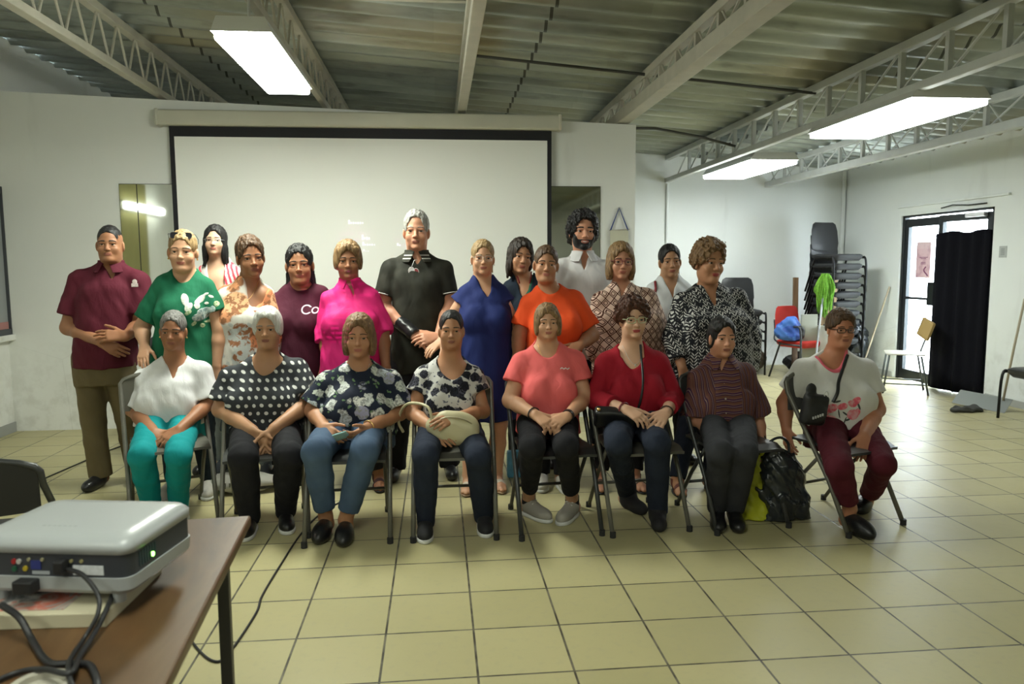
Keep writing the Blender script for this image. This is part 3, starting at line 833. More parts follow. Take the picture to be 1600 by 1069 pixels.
    def bracelet(self, side, mat, t=.93, r=.0035, name='bracelet', w=.0):
        a = [q for q in self.arms if q['side'] == side][0]; c = a['E'] + (a['W'] - a['E']) * t; d = N3(a['W'] - a['E']); u = N3(np.cross(d, (0.1, .2, 1))); v = np.cross(d, u)
        R = a['r'][3] + .006 + (1 - t) * .02; m = MB()
        if w:
            P = [[c + d * q + (u * math.cos(2 * PI * k / 20) + v * math.sin(2 * PI * k / 20)) * R for k in range(21)] for q in (-w, -w / 2, 0, w / 2, w)]; m.sheet(P, .004)
        else: m.tube([c + (u * math.cos(2 * PI * k / 20) + v * math.sin(2 * PI * k / 20)) * R for k in range(20)], r, 6, True)
        return m.build(name, mat, self.o, 60)
    def ring(self, p, mat):
        m = MB(); m.sphere(p, .006, 6, (1, 1, .7)); return m.build('finger_ring', mat, self.o, 180)
# ------------------------------------------------------------------ the room
XL, XR, YF, YB, YN = -3.68, 5.65, 6.78, 10.0, -6.5
def zc(x): return 3.10 - 0.071 * x
def wall_mat(name, col, stain=.35):
    t = NT(name); c = t.coord(); z = t.xyz(c)[2]
    n = t.noise(c, 1.1, 5.0, .6); n2 = t.noise(c, 7.0, 4.0, .6); n3 = t.noise(t.coord((1.2, 1.2, .25)), 3.0, 4.0)
    k = t.mix(n, tuple(x * .93 for x in col), tuple(min(1, x * 1.05) for x in col))
    low = t.math('MULTIPLY', t.math('SUBTRACT', 1.0, t.step(z, .55, .5)), t.math('MULTIPLY', t.step(n2, .55, .12), stain))
    k = t.mix(low, k, tuple(x * .55 for x in (col[0], col[1] * .97, col[2] * .88)))
    k = t.mix(t.math('MULTIPLY', t.step(n3, .66, .06), .10), k, (.25, .25, .22))
    cr = t.voro(t.coord((1, 1, 1)), 1.3, 1.0, 'Distance', 'DISTANCE_TO_EDGE')
    k = t.mix(t.math('MULTIPLY', t.math('SUBTRACT', 1.0, t.step(cr, .004, .003)), t.math('MULTIPLY', t.math('SUBTRACT', 1.0, t.step(z, .7, .2)), .12)), k, (.22, .21, .18))
    t.bump(n2, .15, .01)
    return t.done(k, .62, 0, .3)
WALLM = wall_mat('white_wall_paint', (.77, .78, .755)); WALLB = wall_mat('far_wall_paint', (.80, .83, .82), .3)
def floor_mat():
    t = NT('floor_tiles'); c = t.coord(); s = t.xyz(c); S0 = .3388
    u = t.math('DIVIDE', t.math('SUBTRACT', s[0], .119), S0); v = t.math('DIVIDE', t.math('SUBTRACT', s[1], 3.469), S0)
    fu, fv = t.math('FRACT', u), t.math('FRACT', v)
    e = t.math('MINIMUM', t.math('MINIMUM', fu, t.math('SUBTRACT', 1.0, fu)), t.math('MINIMUM', fv, t.math('SUBTRACT', 1.0, fv)))
    tile = t.step(e, .0125, .004)
    idn = t.n('ShaderNodeTexWhiteNoise', noise_dimensions='2D'); t.set(idn.inputs['Vector'], t.comb(t.math('FLOOR', u), t.math('FLOOR', v)))
    n = t.noise(c, 6.0, 5.0, .65); n2 = t.noise(c, 28.0, 4.0, .6); n1 = t.noise(c, 1.2, 3.0)
    base = t.mix(idn.outputs[0], (.40, .365, .195), (.49, .447, .25))
    base = t.mix(t.math('MULTIPLY', n, .5), base, (.47, .41, .21)); base = t.mix(t.math('MULTIPLY', t.step(n2, .60, .1), .18), base, (.34, .31, .22))
    base = t.mix(t.math('MULTIPLY', t.step(n1, .55, .2), .12), base, (.30, .28, .20))
    grout = t.mix(t.step(t.noise(c, 9.0, 3.0), .5, .15), (.040, .036, .026), (.17, .155, .11))
    t.bump(t.math('ADD', tile, t.math('MULTIPLY', n, .04)), .35, .003)
    return t.done(t.mix(tile, grout, base), t.math('ADD', .27, t.math('MULTIPLY', t.noise(c, 4.0, 4.0, .7), .26)), 0, .24)
FLOORM = floor_mat()
def st(o): o['kind'] = 'structure'; return o
st(MB().box((XL - .2, YN - .2, -.12), (XR + .25, YB + .2, 0)).build('floor', FLOORM))
m = MB()
m.poly([(XL, YF, 0), (1.81, YF, 0), (1.81, YF, 2.678), (XL, YF, 2.885)], (0, .13, 0))
st(m.build('wall_front', WALLM))
st(MB().box((XL - .15, YN, 0), (XL, YB + .15, zc(XL) + .02)).build('wall_left', WALLM))
st(MB().box((XL, YB, 0), (XR + .15, YB + .15, 3.45)).build('wall_back', WALLB))
st(MB().box((XL - .15, YN - .15, 0), (XR + .15, YN, 3.45)).build('wall_near', WALLM))
DY0, DY1, DZ = 7.16, 8.70, 1.99
st(MB().box((XR, YN, 0), (XR + .16, DY0, 3.0)).box((XR, DY1, 0), (XR + .16, YB, 3.0)).box((XR, DY0, DZ), (XR + .16, DY1, 3.0)).build('wall_right', WALLB))
st(MB().box((XL, YN, 0), (XL + .012, YF, .085)).build('baseboard_left', plain('grey_baseboard', (.30, .31, .30), .5)))
st(MB().box((XR - .012, YN, 0), (XR, DY0 - .03, .07)).box((XR - .012, DY1 + .03, 0), (XR, YB, .07)).build('baseboard_right', plain('pale_baseboard', (.42, .43, .41), .5)))
st(MB().box((XR - .03, 6.95, 2.085), (XR, 8.75, 2.11), bev=.004).build('trim_1', WALLB))
st(MB().cyl((XR - .035, YB - .03, 0), (XR - .035, YB - .03, zc(XR)), .028).build('trim_2', WALLB, smooth=40))
st(MB().cyl((3.11, YB - .022, 0), (3.11, YB - .022, 2.50), .02).build('trim_3', WALLB, smooth=40))
# corrugated roof sheets
def roof_mat():
    t = NT('corrugated_roof'); c = t.coord(); s = t.xyz(c)
    n = t.noise(t.coord((.35, 1.6, 1)), 1.6, 5.0, .62); n2 = t.noise(t.coord((.8, 5, 1)), 2.0, 4.0, .6); n3 = t.noise(c, .55, 2.0)
    col = t.ramp(n, [(.30, (.20, .225, .215)), (.52, (.36, .395, .37)), (.70, (.52, .56, .53))])
    col = t.mix(t.math('MULTIPLY', t.step(n3, .60, .08), .6), col, (.42, .36, .22)); col = t.mix(t.math('MULTIPLY', t.step(n2, .62, .08), .35), col, (.05, .045, .035))
    sheet = t.n('ShaderNodeTexWhiteNoise', noise_dimensions='2D'); t.set(sheet.inputs['Vector'], t.comb(t.math('FLOOR', t.math('DIVIDE', s[0], 1.38)), t.math('FLOOR', t.math('DIVIDE', s[1], 1.0))))
    col = t.mix(t.math('MULTIPLY', sheet.outputs[0], .35), col, (.19, .20, .18))
    seam = t.math('LESS_THAN', t.math('ABSOLUTE', t.math('SUBTRACT', t.math('FRACT', t.math('ADD', t.math('DIVIDE', s[0], 2.76), .22)), .5)), .004)
    col = t.mix(t.math('MULTIPLY', seam, .8), col, (.015, .015, .014))
    return t.done(col, .40, .5, .5)
m = MB(); P = []
lam, y = .255, YN - .15
while y <= YB + .15:
    ph = (y / lam) % 1.0; a = .040 - .062 * max(0.0, math.cos(2 * PI * ph)) ** 1.3
    P.append([(x, y, zc(x) + a + .02) for x in (XL - .15, -1.2, 1.4, 3.4, XR + .15)]); y += lam / 12
m.sheet(P, .006)
st(m.build('ceiling', roof_mat(), smooth=60))
# roof trusses: top chord, bottom chord and the lacing between
CREAM = plain('cream_truss_paint', (.42, .40, .33), .55, var=.18, vscale=9); WHITET = plain('white_truss_paint', (.50, .52, .50), .55, var=.12, vscale=9)
def truss(x, zlo, zup, w, hgt, per, style, mat, label, y0=YN + .02, y1=YB - .02, phase=0.0, cw=.045):
    t = empty('roof_truss', (x, 0, zlo)); tag(t, label, 'roof truss', 'steel trusses under the corrugated roof', 'thing')
    MB().box((-w / 2, y0, -hgt / 2), (w / 2, y1, hgt / 2), bev=.006).build('bottom_chord', mat, t)
    d = zup - zlo
    MB().box((-cw / 2 - .01, y0, d - .03), (cw / 2 + .01, y1, d + .03), bev=.005).build('top_chord', mat, t)
    m = MB(); y = y0 + phase
    while y < y1 - per:
        if style == 'zig':
            m.cyl((0, y, .0), (0, y + per * .5, d), .009, n=7); m.cyl((0, y + per * .5, d), (0, y + per, 0), .009, n=7)
        else:
            m.bar((0, y, 0), (0, y, d), .035, .035, (0, 1, 0)); m.cyl((0, y, d), (0, y + per, 0.01), .009, n=7)
            if style == 'both': m.cyl((0, y + per, d), (0, y + per * .55, 0.01), .008, n=7)
        y += per
    m.build('lacing', mat, t, 40); return t
truss(-2.335, 2.885, zc(-2.335) - .05, .07, .055, .33, 'zig', CREAM, 'roof truss nearest the left wall, with zigzag rod lacing', phase=.1)
truss(-.975, 2.845, zc(-.975) - .05, .05, .05, .33, 'zig', CREAM, 'roof truss carrying the bright lamp left of the middle', phase=.2)
truss(.235, 2.785, zc(.235) - .05, .075, .055, .34, 'zig', CREAM, 'roof truss seen edge-on above the middle of the projection screen')
truss(1.70, 2.745, zc(1.70) - .04, .12, .10, .40, 'both', CREAM, 'roof truss with a thick cream bottom beam ending over the partition\'s right end', phase=.15)
truss(3.10, 2.545, zc(3.10) - .04, .065, .055, .47, 'vert', WHITET, 'roof truss that carries the two lamps on the right', phase=.05)
truss(4.51, 2.495, zc(4.51) - .04, .085, .075, .45, 'both', WHITET, 'roof truss nearest the right wall with the door', phase=.2)
m = MB(); m.box((-.975, 4.93, 3.085), (.235, 4.97, 3.115)); m.build('cross_tie', CREAM); bpy.context.view_layer.update()
o = bpy.data.objects['cross_tie']; tag(o, 'short cream tie bar between two roof trusses beside the left lamp', 'tie bar')
m = MB(); m.cyl((.26, 6.0, zc(.26) - .035), (3.1, 6.0, zc(3.1) - .075), .012, n=8)
tag(m.build('conduit', plain('dark_conduit', (.05, .05, .045), .5)), 'thin dark conduit running across under the corrugated roof sheets', 'conduit')
m = MB(); m.tube([(1.83, 7.35, 2.75), (2.2, 7.5, 2.78), (2.7, 7.6, 2.72), (3.06, 7.55, 2.62)], .014, 8)
tag(m.build('lamp_cable', plain('grey_cable', (.07, .07, .065), .6), smooth=180), 'grey cable slung from the partition top to the far right lamp', 'cable')
# lamps
LAMPC = (.95, 1.0, .87)
DIFF = glow('lamp_diffuser', LAMPC, 22.0); DIFF2 = glow('lamp_diffuser_cool', (.94, 1.0, .97), 8.0); DIFF4 = glow('lamp_diffuser_near', (.94, 1.0, .95), 4.2); DIFF3 = glow('lamp_diffuser_dim', LAMPC, 5.0); LWHITE = plain('white_lamp_housing', (.62, .63, .60), .45)
def lamp(x0, x1, y0, y1, z, label, diff=DIFF, chains=True):
    cx, cy = (x0 + x1) / 2, (y0 + y1) / 2; w, l = (x1 - x0) / 2, (y1 - y0) / 2
    t = empty('ceiling_light', (cx, cy, z)); tag(t, label, 'ceiling light', 'fluorescent ceiling lights')
    m = MB(); m.poly([(-w, -l, .0), (w, -l, .0), (w * .8, -l, .075), (-w * .8, -l, .075)], (0, 2 * l, 0)); m.build('housing', LWHITE, t)
    m = MB(); m.box((-w + .012, -l + .012, -.040), (w - .012, l - .012, .004), bev=.012); m.build('diffuser', diff, t)
    if chains:
        for sy in (-.7, .7): MB().cyl((0, sy * l, .07), (0, sy * l, chains), .008, n=6).build('hanger', LWHITE, t)
    return t
lamp(-1.12, -.82, 4.02, 5.26, 2.60, 'long bright ceiling light hanging left of the middle', chains=.25)
lamp(3.03, 3.58, 4.62, 5.98, 2.475, 'larger bright ceiling light on the right, the nearer of the two there', DIFF4, .07)
lamp(3.18, 3.70, 7.45, 8.85, 2.475, 'smaller-looking bright ceiling light on the right, the farther of the two there', DIFF2, .07)
# door in the right wall
DARKF = plain('dark_door_frame', (.022, .026, .028), .4, .5); GLASS = NT('door_glass')
tr = GLASS.n('ShaderNodeBsdfTransparent'); gl = GLASS.n('ShaderNodeBsdfGlossy'); GLASS.set(gl.inputs['Roughness'], .03); mx = GLASS.n('ShaderNodeMixShader'); GLASS.set(mx.inputs[0], .08)
GLASS.t.links.new(tr.outputs[0], mx.inputs[1]); GLASS.t.links.new(gl.outputs[0], mx.inputs[2]); GLASS.t.links.new(mx.outputs[0], GLASS.o.inputs['Surface']); GLASS = GLASS.m
XD = XR + .05
m = MB(); m.box((XD - .03, DY1 - .045, 0), (XD + .03, DY1, DZ)).box((XD - .03, DY0, 0), (XD + .03, DY0 + .05, DZ)).box((XD - .03, DY0, DZ - .025), (XD + .03, DY1, DZ))
st(m.build('trim_4', DARKF))
d1 = st(empty('door_1', (XD, 7.965, 0))); yw = 8.645 - 7.965
m = MB(); m.box((-.022, 0, .01), (.022, .075, 1.945)).box((-.022, yw - .06, .01), (.022, yw, 1.945)).box((-.022, .07, 1.85), (.022, yw - .05, 1.945)).box((-.022, .07, .01), (.022, yw - .05, .13)).box((-.018, .07, .985), (.018, yw - .05, 1.015))
m.build('leaf_frame', DARKF, d1)
MB().box((-.004, .07, .12), (.004, yw - .05, 1.86)).build('glass', GLASS, d1)
MB().box((-.045, .0, .93), (-.02, .20, 1.20), bev=.006).build('lock_box', DARKF, d1)
d2 = st(empty('door_2', (XD, 7.215, 0), math.radians(9))); yw = .69
m = MB(); m.box((-.022, 0, .01), (.022, .06, 1.945)).box((-.022, yw - .06, .01), (.022, yw, 1.945)).box((-.022, .05, 1.87), (.022, yw - .05, 1.945)).box((-.022, .05, .01), (.022, yw - .05, .13))
m.build('leaf_frame', DARKF, d2); MB().box((-.004, .05, .12), (.004, yw - .05, 1.88)).build('glass', GLASS, d2)
MB().box((-.075, .06, 1.90), (-.022, .30, 1.945), bev=.006).build('door_closer', plain('pale_metal', (.5, .5, .5), .4, .6), d2)
P = []
for i in range(34):
    y = -.02 + .73 * i / 33; P.append([(-.045 - .014 * math.sin(i * .9) - .02 * (1 - zf) * (1 + math.sin(i * .55)), y, .02 + 1.735 * zf + .012 * math.sin(i * .35) * zf) for zf in [k / 12 for k in range(13)]])
o = MB().sheet(P, .004).build('door_curtain', plain('black_cloth', (.006, .006, .009), .95, spec=.1), smooth=180)
o.location = (XD, 7.215, 0); o.rotation_euler = (0, 0, math.radians(9)); tag(o, 'black cloth sheet covering the right door leaf', 'curtain')
pt = NT('pink_poster'); c = pt.coord(); zz = pt.xyz(c)
kk = pt.mix(pt.step(pt.noise(c, 14.0, 2.0), .55, .1), (.75, .52, .58), (.62, .38, .46)); kk = pt.mix(pt.math('MULTIPLY', pt.step(zz[2], 0.13, .01), .35), kk, (.85, .70, .74))
m = MB(); m.box((-.003, -.13, -.21), (.003, .13, .21)); o = m.build('poster', pt.done(kk, .7), loc=(XD - .026, 8.28, 1.455)); tag(o, 'pink poster stuck on the glass of the door', 'poster')
ink = plain('poster_ink', (.25, .06, .16), .7); m = MB()
for z, w in ((.03, .085), (.015, .05), (-.03, .045), (-.045, .05)): m.box((-.0045, -w, z - .004), (-.003, w * .8, z + .004))
m.build('lettering', ink, o)
m = MB(); s0 = [(-.0045, -.06 + .035 * math.sin(k * .5), -.08 - k * .012) for k in range(10)]; m.tube([(-.004, y, z) for _, y, z in s0], .008, 6); m.build('ribbon_motif', ink, o, 180)
m = MB(); m.box((XR - .004, 6.96, 1.47), (XR, 7.06, 1.585)); o = m.build('paper_notice', plain('grey_paper', (.45, .47, .46), .7, var=.1, vscale=40)); tag(o, 'small grey paper notice on the wall right of the door', 'notice')
m = MB()
for k in range(5): m.box((XR - .0052, 6.985, 1.497 + k * .014), (XR - .004, 7.035, 1.503 + k * .014))
m.build('print', plain('grey_ink', (.22, .23, .23), .7), o)
m = MB(); m.tube([(XR - .02, 7.95, 2.03), (XR - .03, 7.75, 2.05), (XR - .03, 7.5, 2.03), (XR - .02, 7.25, 2.03)], .007, 6); tag(m.build('door_wire', DARKF, smooth=180), 'thin dark wire along the wall above the door', 'wire')
# what the open doorway looks out on
st(MB().box((XR + .16, 3.0, -.16), (XR + 9, 14, -.02)).build('outside_ground', plain('pale_concrete', (.62, .60, .56), .8, var=.1)))
st(MB().box((XR + 5.0, 3.0, -.02), (XR + 5.2, 14, 2.6)).build('outside_wall', plain('pale_outside_wall', (.75, .75, .72), .8, var=.05)))
# window on the left wall, only its edge shows
a = atx(16, 522, XL); w1 = st(empty('window_1', (XL, a[1] - .62, a[2])))
m = MB(); m.box((0, .58, .0), (.035, .64, 1.25)).box((0, -.64, .0), (.035, -.58, 1.25)).box((0, -.6, 1.19), (.035, .6, 1.25)).box((0, -.6, 0), (.035, .6, .05)); m.build('window_frame', plain('dark_window_frame', (.06, .065, .075), .5), w1)
MB().box((.004, -.6, .04), (.012, .6, 1.2)).build('pane', plain('grey_board', (.30, .32, .33), .4), w1)
MB().box((.012, .1, .05), (.02, .57, .11)).build('pink_strip', plain('pink_paper', (.42, .20, .19), .7), w1)
MB().box((0, -.68, -.05), (.06, .68, .0), bev=.006).build('sill', WALLM, w1)
# ------------------------------------------------------------------ projection screen, mirrors, wall things
t = empty('projector_screen', (-.61, YF - .06, 2.6)); tag(t, 'large white pull-down projection screen with black border on the partition', 'projection screen')
m = MB(); m.box((-1.715, -.06, .005), (1.705, .058, .135), bev=.02, seg=3).box((-1.73, -.065, .0), (-1.70, .058, .14), bev=.01).box((1.69, -.065, 0), (1.72, .058, .14), bev=.01); m.build('housing', plain('cream_enamel', (.56, .55, .46), .45, var=.08, vscale=5), t, 50)
scr = NT('screen_fabric'); c = scr.coord(); scr = scr.done(scr.mix(scr.noise(c, .8, 2.0), (.84, .845, .81), (.89, .895, .86)), .75, 0, .3)
MB().box((-1.635, -.002, -1.45), (1.637, .002, .004)).build('border', plain('black_border', (.008, .008, .012), .7), t)
MB().box((-1.595, -.0045, -1.41), (1.598, -.0022, -.082)).build('fabric', scr, t)
MB().cyl((-1.65, 0, -1.46), (1.65, 0, -1.46), .017).build('bottom_bar', BLACKP if 'BLACKP' in globals() else plain('black_bar', (.01, .01, .01), .4), t, 40)
PT = glow('text_light_glow', (.86, .85, .92), .16); m = MB()  # self-lit marks laid on the fabric in place of thrown projector light
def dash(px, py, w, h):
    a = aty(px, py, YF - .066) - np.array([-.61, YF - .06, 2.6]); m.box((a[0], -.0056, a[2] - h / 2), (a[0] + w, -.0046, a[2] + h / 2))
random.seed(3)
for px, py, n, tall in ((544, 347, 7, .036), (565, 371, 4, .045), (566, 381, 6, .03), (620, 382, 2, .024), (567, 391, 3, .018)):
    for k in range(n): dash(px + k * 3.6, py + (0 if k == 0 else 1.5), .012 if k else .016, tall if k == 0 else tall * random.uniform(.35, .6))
m.build('painted_text_light', PT, t)
MIR = plain('mirror_glass', (.75, .78, .74), .04, 1.0)
def mirror(x0, x1, z0, z1, label, split=None):
    o = empty('wall_mirror', ((x0 + x1) / 2, YF, z0)); tag(o, label, 'mirror'); cx = (x0 + x1) / 2
    cuts = [x0] + ([split] if split else []) + [x1]
    for a, b in zip(cuts, cuts[1:]): MB().box((a - cx + .004, -.012, 0), (b - cx - .004, -.004, z1 - z0)).build('glass', MIR, o)
    MB().box((x0 - cx, -.006, -.005), (x1 - cx, -.001, z1 - z0 + .005)).build('backing', plain('dark_backing', (.02, .02, .02), .6), o)
    return o
mirror(-2.70, -2.20, .95, 2.122, 'narrow two-pane wall mirror left of the projection screen', -2.552)
mirror(1.00, 1.487, .95, 2.122, 'wall mirror right of the projection screen, behind the bearded man')
bd = NT('olive_board'); c = bd.coord(); MB().box((XL, 3.55, .75), (XL + .02, 4.45, 2.45)).build('pin_board', bd.done(bd.mix(bd.noise(c, 5, 3.0), (.20, .19, .06), (.30, .27, .10)), .7)); tag(bpy.data.objects['pin_board'], 'olive pin board on the left wall, seen in the mirror', 'board')
t = empty('hanging_craft', (1.66, YF - .02, 1.7)); tag(t, 'pale paper craft hung on a blue cord beside the right mirror', 'wall hanging')
m = MB(); m.tube([(-.082, 0, .03), (0, .012, .235), (.082, 0, .03)], .0065, 6); m.build('cord', plain('blue_cord', (.03, .06, .26), .7), t, 180)
MB().cyl((-.095, 0, .03), (.095, 0, .04), .005, n=8).build('rod', plain('pale_rod', (.4, .38, .32), .6), t); MB().box((-.085, -.004, -.30), (.085, .004, .03), bev=.002).build('panel', plain('cream_paper', (.56, .55, .44), .8, var=.1), t)
MB().cyl((0, -.01, .235), (0, .02, .235), .006, n=8).build('nail', SILVER if 'SILVER' in globals() else plain('nail', (.5, .5, .5), .4, 1), t)

# ------------------------------------------------------------------ folding chairs
STEEL = plain('beige_grey_steel', (.135, .130, .108), .38, .25, var=.12, vscale=12); STEELD = plain('dark_grey_steel', (.050, .052, .052), .38, .3, var=.15, vscale=12); RUBBER = plain('rubber_foot', (.02, .02, .02), .8)
def folding_chair(frame, pan, lbl, loc, rz):
    t = empty('folding_chair', loc, rz, lbl, 'chair', 'metal folding chairs of the front row'); w = .215
    def P(y, z, x): return (x, y, z)
    m = MB(); top = []
    for k in range(9):
        a = PI * k / 8; top.append((-math.cos(a) * (w - .0), .215 + .012 * math.sin(a), .755 + .055 * math.sin(a)))
    m.tube([(-w, -.235, .012), (-w, -.10, .27), (-w, .20, .70)] + top + [(w, .20, .70), (w, -.10, .27), (w, -.235, .012)], .0125, 8); m.build('front_frame', frame, t, 180)
    wi = w - .028; m = MB(); m.tube([(-wi, .265, .012), (-wi, .10, .25), (-wi, -.06, .435)], .011, 8); m.build('rear_leg', frame, t, 180)
    m = MB(); m.tube([(wi, .265, .012), (wi, .10, .25), (wi, -.06, .435)], .011, 8); m.build('rear_leg', frame, t, 180)
    m = MB(); m.cyl((-wi, .155, .175), (wi, .155, .175), .009, n=8); m.build('crossbar', frame, t, 180)
    P_ = []
    for i in range(9):
        u = -1 + i / 4; P_.append([(u * .198 * (1 - .06 * (v > .5)), -.215 + .40 * v + .02 * (abs(u) ** 3) * (1 if v < .2 else 0), .452 - .016 * (1 - u * u) * (1 - (2 * v - 1) ** 2) - .02 * (v < .05) - .006 * (abs(u) > .95)) for v in (0, .04, .15, .3, .5, .7, .85, 1)])
    m = MB(); m.sheet(P_, .014); m.build('seat', pan, t, 60)
    P_ = []
    for i in range(11):
        u = -1 + i / 5; P_.append([(u * .205, .205 + .07 * (z - .6) + .022 * (1 - u * u) - .0, z - .012 * u * u * (1 if z > .7 else -1)) for z in (.585, .60, .66, .73, .785, .80)])
    m = MB(); m.sheet(P_, .008); m.build('backrest', pan, t, 60)
    for x, y in ((-w, -.238), (w, -.238), (-wi, .268), (wi, .268)): MB().cyl((x, y, 0), (x, y, .03), .016, n=12).build('foot', RUBBER, t, 50)
    return t
def seat_at(px, Y, rz, frame, pan, lbl, dx=0): 
    a = atz(px, 700, .45); x = aty(px, 690, Y)[0] + dx; return folding_chair(frame, pan, lbl, (x, Y, 0), math.radians(rz))
seat_at(263, 4.30, 24, STEEL, STEEL, 'folding chair under the woman in teal trousers')
seat_at(414, 4.08, 9, STEEL, STEELD, 'folding chair under the woman in polka dots')
seat_at(545, 3.98, 2, STEEL, STEELD, 'folding chair under the woman holding a phone')
seat_at(709, 3.98, -1, STEEL, STEEL, 'folding chair under the woman with the beige handbag')
seat_at(863, 3.96, 4, STEELD, STEELD, 'folding chair under the woman in coral')
seat_at(994, 3.96, 6, STEEL, STEEL, 'folding chair under the woman in red')
seat_at(1143, 3.94, 9, STEELD, STEELD, 'folding chair under the woman in the striped shirt')
seat_at(1316, 3.86, 21, STEEL, STEELD, 'folding chair under the woman with the sling bag, at the row\'s right end')
o = folding_chair(STEELD, plain('black_vinyl', (.018, .018, .019), .4), 'dark folding chair beside the projector table, only its back in view', (-1.66, 2.95, 0), math.radians(180 + 6)); o['group'] = 'spare folding chairs'; o.scale = (1, 1, .92)

# ------------------------------------------------------------------ projector table in front
WOOD = NT('table_veneer'); c = WOOD.coord((1.6, .35, 1)); n = WOOD.noise(c, 5.0, 5.0, .6, .8); n2 = WOOD.noise(WOOD.coord((1, 1, 1)), 2.2, 3.0)
k = WOOD.ramp(n, [(.30, (.034, .015, .006)), (.52, (.098, .044, .015)), (.72, (.15, .075, .029))]); k = WOOD.mix(WOOD.math('MULTIPLY', WOOD.step(n2, .52, .15), .45), k, (.105, .075, .038)); WOOD = WOOD.done(k, .40, 0, .35)
TROT = math.radians(4.5)
t = empty('table', (-.512, 2.02, 0), TROT); tag(t, 'brown wood-veneer table with black metal legs under the projector', 'table')
MB().box((-1.45, -1.25, .722), (0, 0, .75), bev=.006).build('tabletop', WOOD, t)
MB().box((-1.42, -1.22, .675), (-.03, -.04, .722)).build('apron', plain('dark_steel_apron', (.012, .012, .014), .45), t)
for x, y in ((-.045, -.16), (-1.40, -.16), (-.045, -1.17), (-1.40, -1.17)): MB().box((x - .014, y - .014, 0), (x + .014, y + .014, .70), bev=.003).build('leg', plain('black_steel_leg', (.012, .012, .015), .4), t)
tz = .75
PRC = np.array([-.722, 1.565]); PRR = math.radians(-10)
t = empty('book', (-.825, 1.52, tz), math.radians(-3)); tag(t, 'flat box with a photo cover under the projector', 'box')
MB().box((-.20, -.11, 0), (.205, .14, .028), bev=.002).build('cover', plain('cream_card', (.50, .46, .32), .6), t)
ph = NT('photo_cover'); c = ph.coord(); f = ph.noise(c, 16.0, 4.0, .6, .7); q = ph.ramp(f, [(.34, (.02, .022, .03)), (.46, (.16, .16, .16)), (.54, (.40, .38, .34)), (.63, (.45, .10, .06)), (.70, (.30, .30, .28))])
MB().box((-.19, -.092, .0283), (.12, .13, .029)).build('printed_photo', ph.done(q, .4), t)
t = empty('projector', (PRC[0], PRC[1], tz + .018), PRR); tag(t, 'white and dark grey video projector on the table', 'projector'); t.scale = (1, 1, 1.14)
PW = plain('projector_white', (.36, .38, .385), .32); PG = plain('projector_grey', (.030, .034, .042), .45)
def rrect(w, d, r, z, n=5, dx=0, dy=0):
    out = []
    for cx, cy, a0 in ((w - r, d - r, 0), (-w + r, d - r, 90), (-w + r, -d + r, 180), (w - r, -d + r, 270)):
        for k in range(n + 1): a = math.radians(a0 + 90 * k / n); out.append((cx + r * math.cos(a) + dx, cy + r * math.sin(a) + dy, z))
    return out
def stackloft(rings, mat, name, parent, smooth=35):
    m = MB(); V = [[m.bm.verts.new(Vector(p)) for p in r] for r in rings]; n = len(V[0])
    for A, B in zip(V, V[1:]):
        for k in range(n): m.bm.faces.new((A[k], A[(k + 1) % n], B[(k + 1) % n], B[k]))
    m.bm.faces.new(list(reversed(V[0]))); m.bm.faces.new(V[-1]); return m.build(name, mat, parent, smooth)
stackloft([rrect(.150, .112, .02, .028), rrect(.158, .120, .024, .036), rrect(.160, .122, .025, .058)], PW, 'lower_shell', t)
stackloft([rrect(.157, .119, .024, .058), rrect(.157, .119, .024, .098)], PG, 'side_band', t)
stackloft([rrect(.160, .122, .025, .098), rrect(.161, .123, .026, .112), rrect(.152, .114, .03, .122), rrect(.12, .085, .03, .1255)], PW, 'top_shell', t, 180)
for x, y in ((.12, -.095), (-.12, -.095), (.0, .09)): MB().cyl((x, y, .0095), (x, y, .03), .012, n=14).build('foot', PW, t, 50)
for x, z, cl, r in ((-.135, .083, (.4, .03, .03), .0045), (-.125, .083, (.5, .5, .48), .0045), (-.135, .070, (.02, .12, .06), .0045), (-.113, .071, (.5, .38, .03), .0045), (-.02, .086, (.4, .36, .16), .003), (.0, .086, (.4, .36, .16), .003), (-.105, .087, (.35, .33, .2), .003), (-.078, .087, (.35, .33, .2), .003)):
    MB().cyl((x + .065, -.116, z), (x + .065, -.1225, z), r, n=12).build('socket', plain('socket_metal', cl, .35, .3), t, 50)
MB().box((-.037, -.1205, .070), (-.017, -.117, .085)).build('vga_port', plain('vga_blue', (.02, .03, .16), .5), t)
MB().box((.047, -.1205, .0625), (.107, -.118, .0785)).build('label_sticker', plain('white_sticker', (.58, .60, .62), .5, var=.25, vscale=160), t)
MB().box((-.035, -.1205, .0615), (-.001, -.118, .067)).build('label_sticker', plain('grey_sticker', (.32, .34, .36), .5), t)
m = MB()
for k in range(7): m.box((.155, -.085 + k * .009, .066), (.1585, -.080 + k * .009, .092))
m.build('vent', plain('teal_grille', (.012, .035, .045), .4), t)
MB().cyl((.156, -.040, .073), (.1600, -.040, .073), .0042, n=14).build('power_light', glow('green_light', (.25, 1.0, .12), 3.0), t)
m = MB(); m.cyl((-.085, .118, .078), (-.085, .135, .078), .028, n=24); m.build('lens', plain('lens_glass', (.01, .01, .02), .08), t, 50)
m = MB()
for x in np.linspace(-.055, .01, 7): m.box((x, -.06, .1253), (x + .006, -.055, .1258))
m.build('top_lettering', plain('grey_ink2', (.30, .31, .32), .5), t)
MB().box((.020, -.140, .0685), (.040, -.1185, .0905), bev=.003).build('cable_plug', plain('black_plug', (.01, .01, .011), .5), t)
MB().box((-.060, -.145, .034), (-.020, -.120, .056), bev=.003).build('power_plug', plain('black_plug2', (.01, .01, .011), .5), t)
CAB = plain('black_cable', (.012, .012, .013), .5)
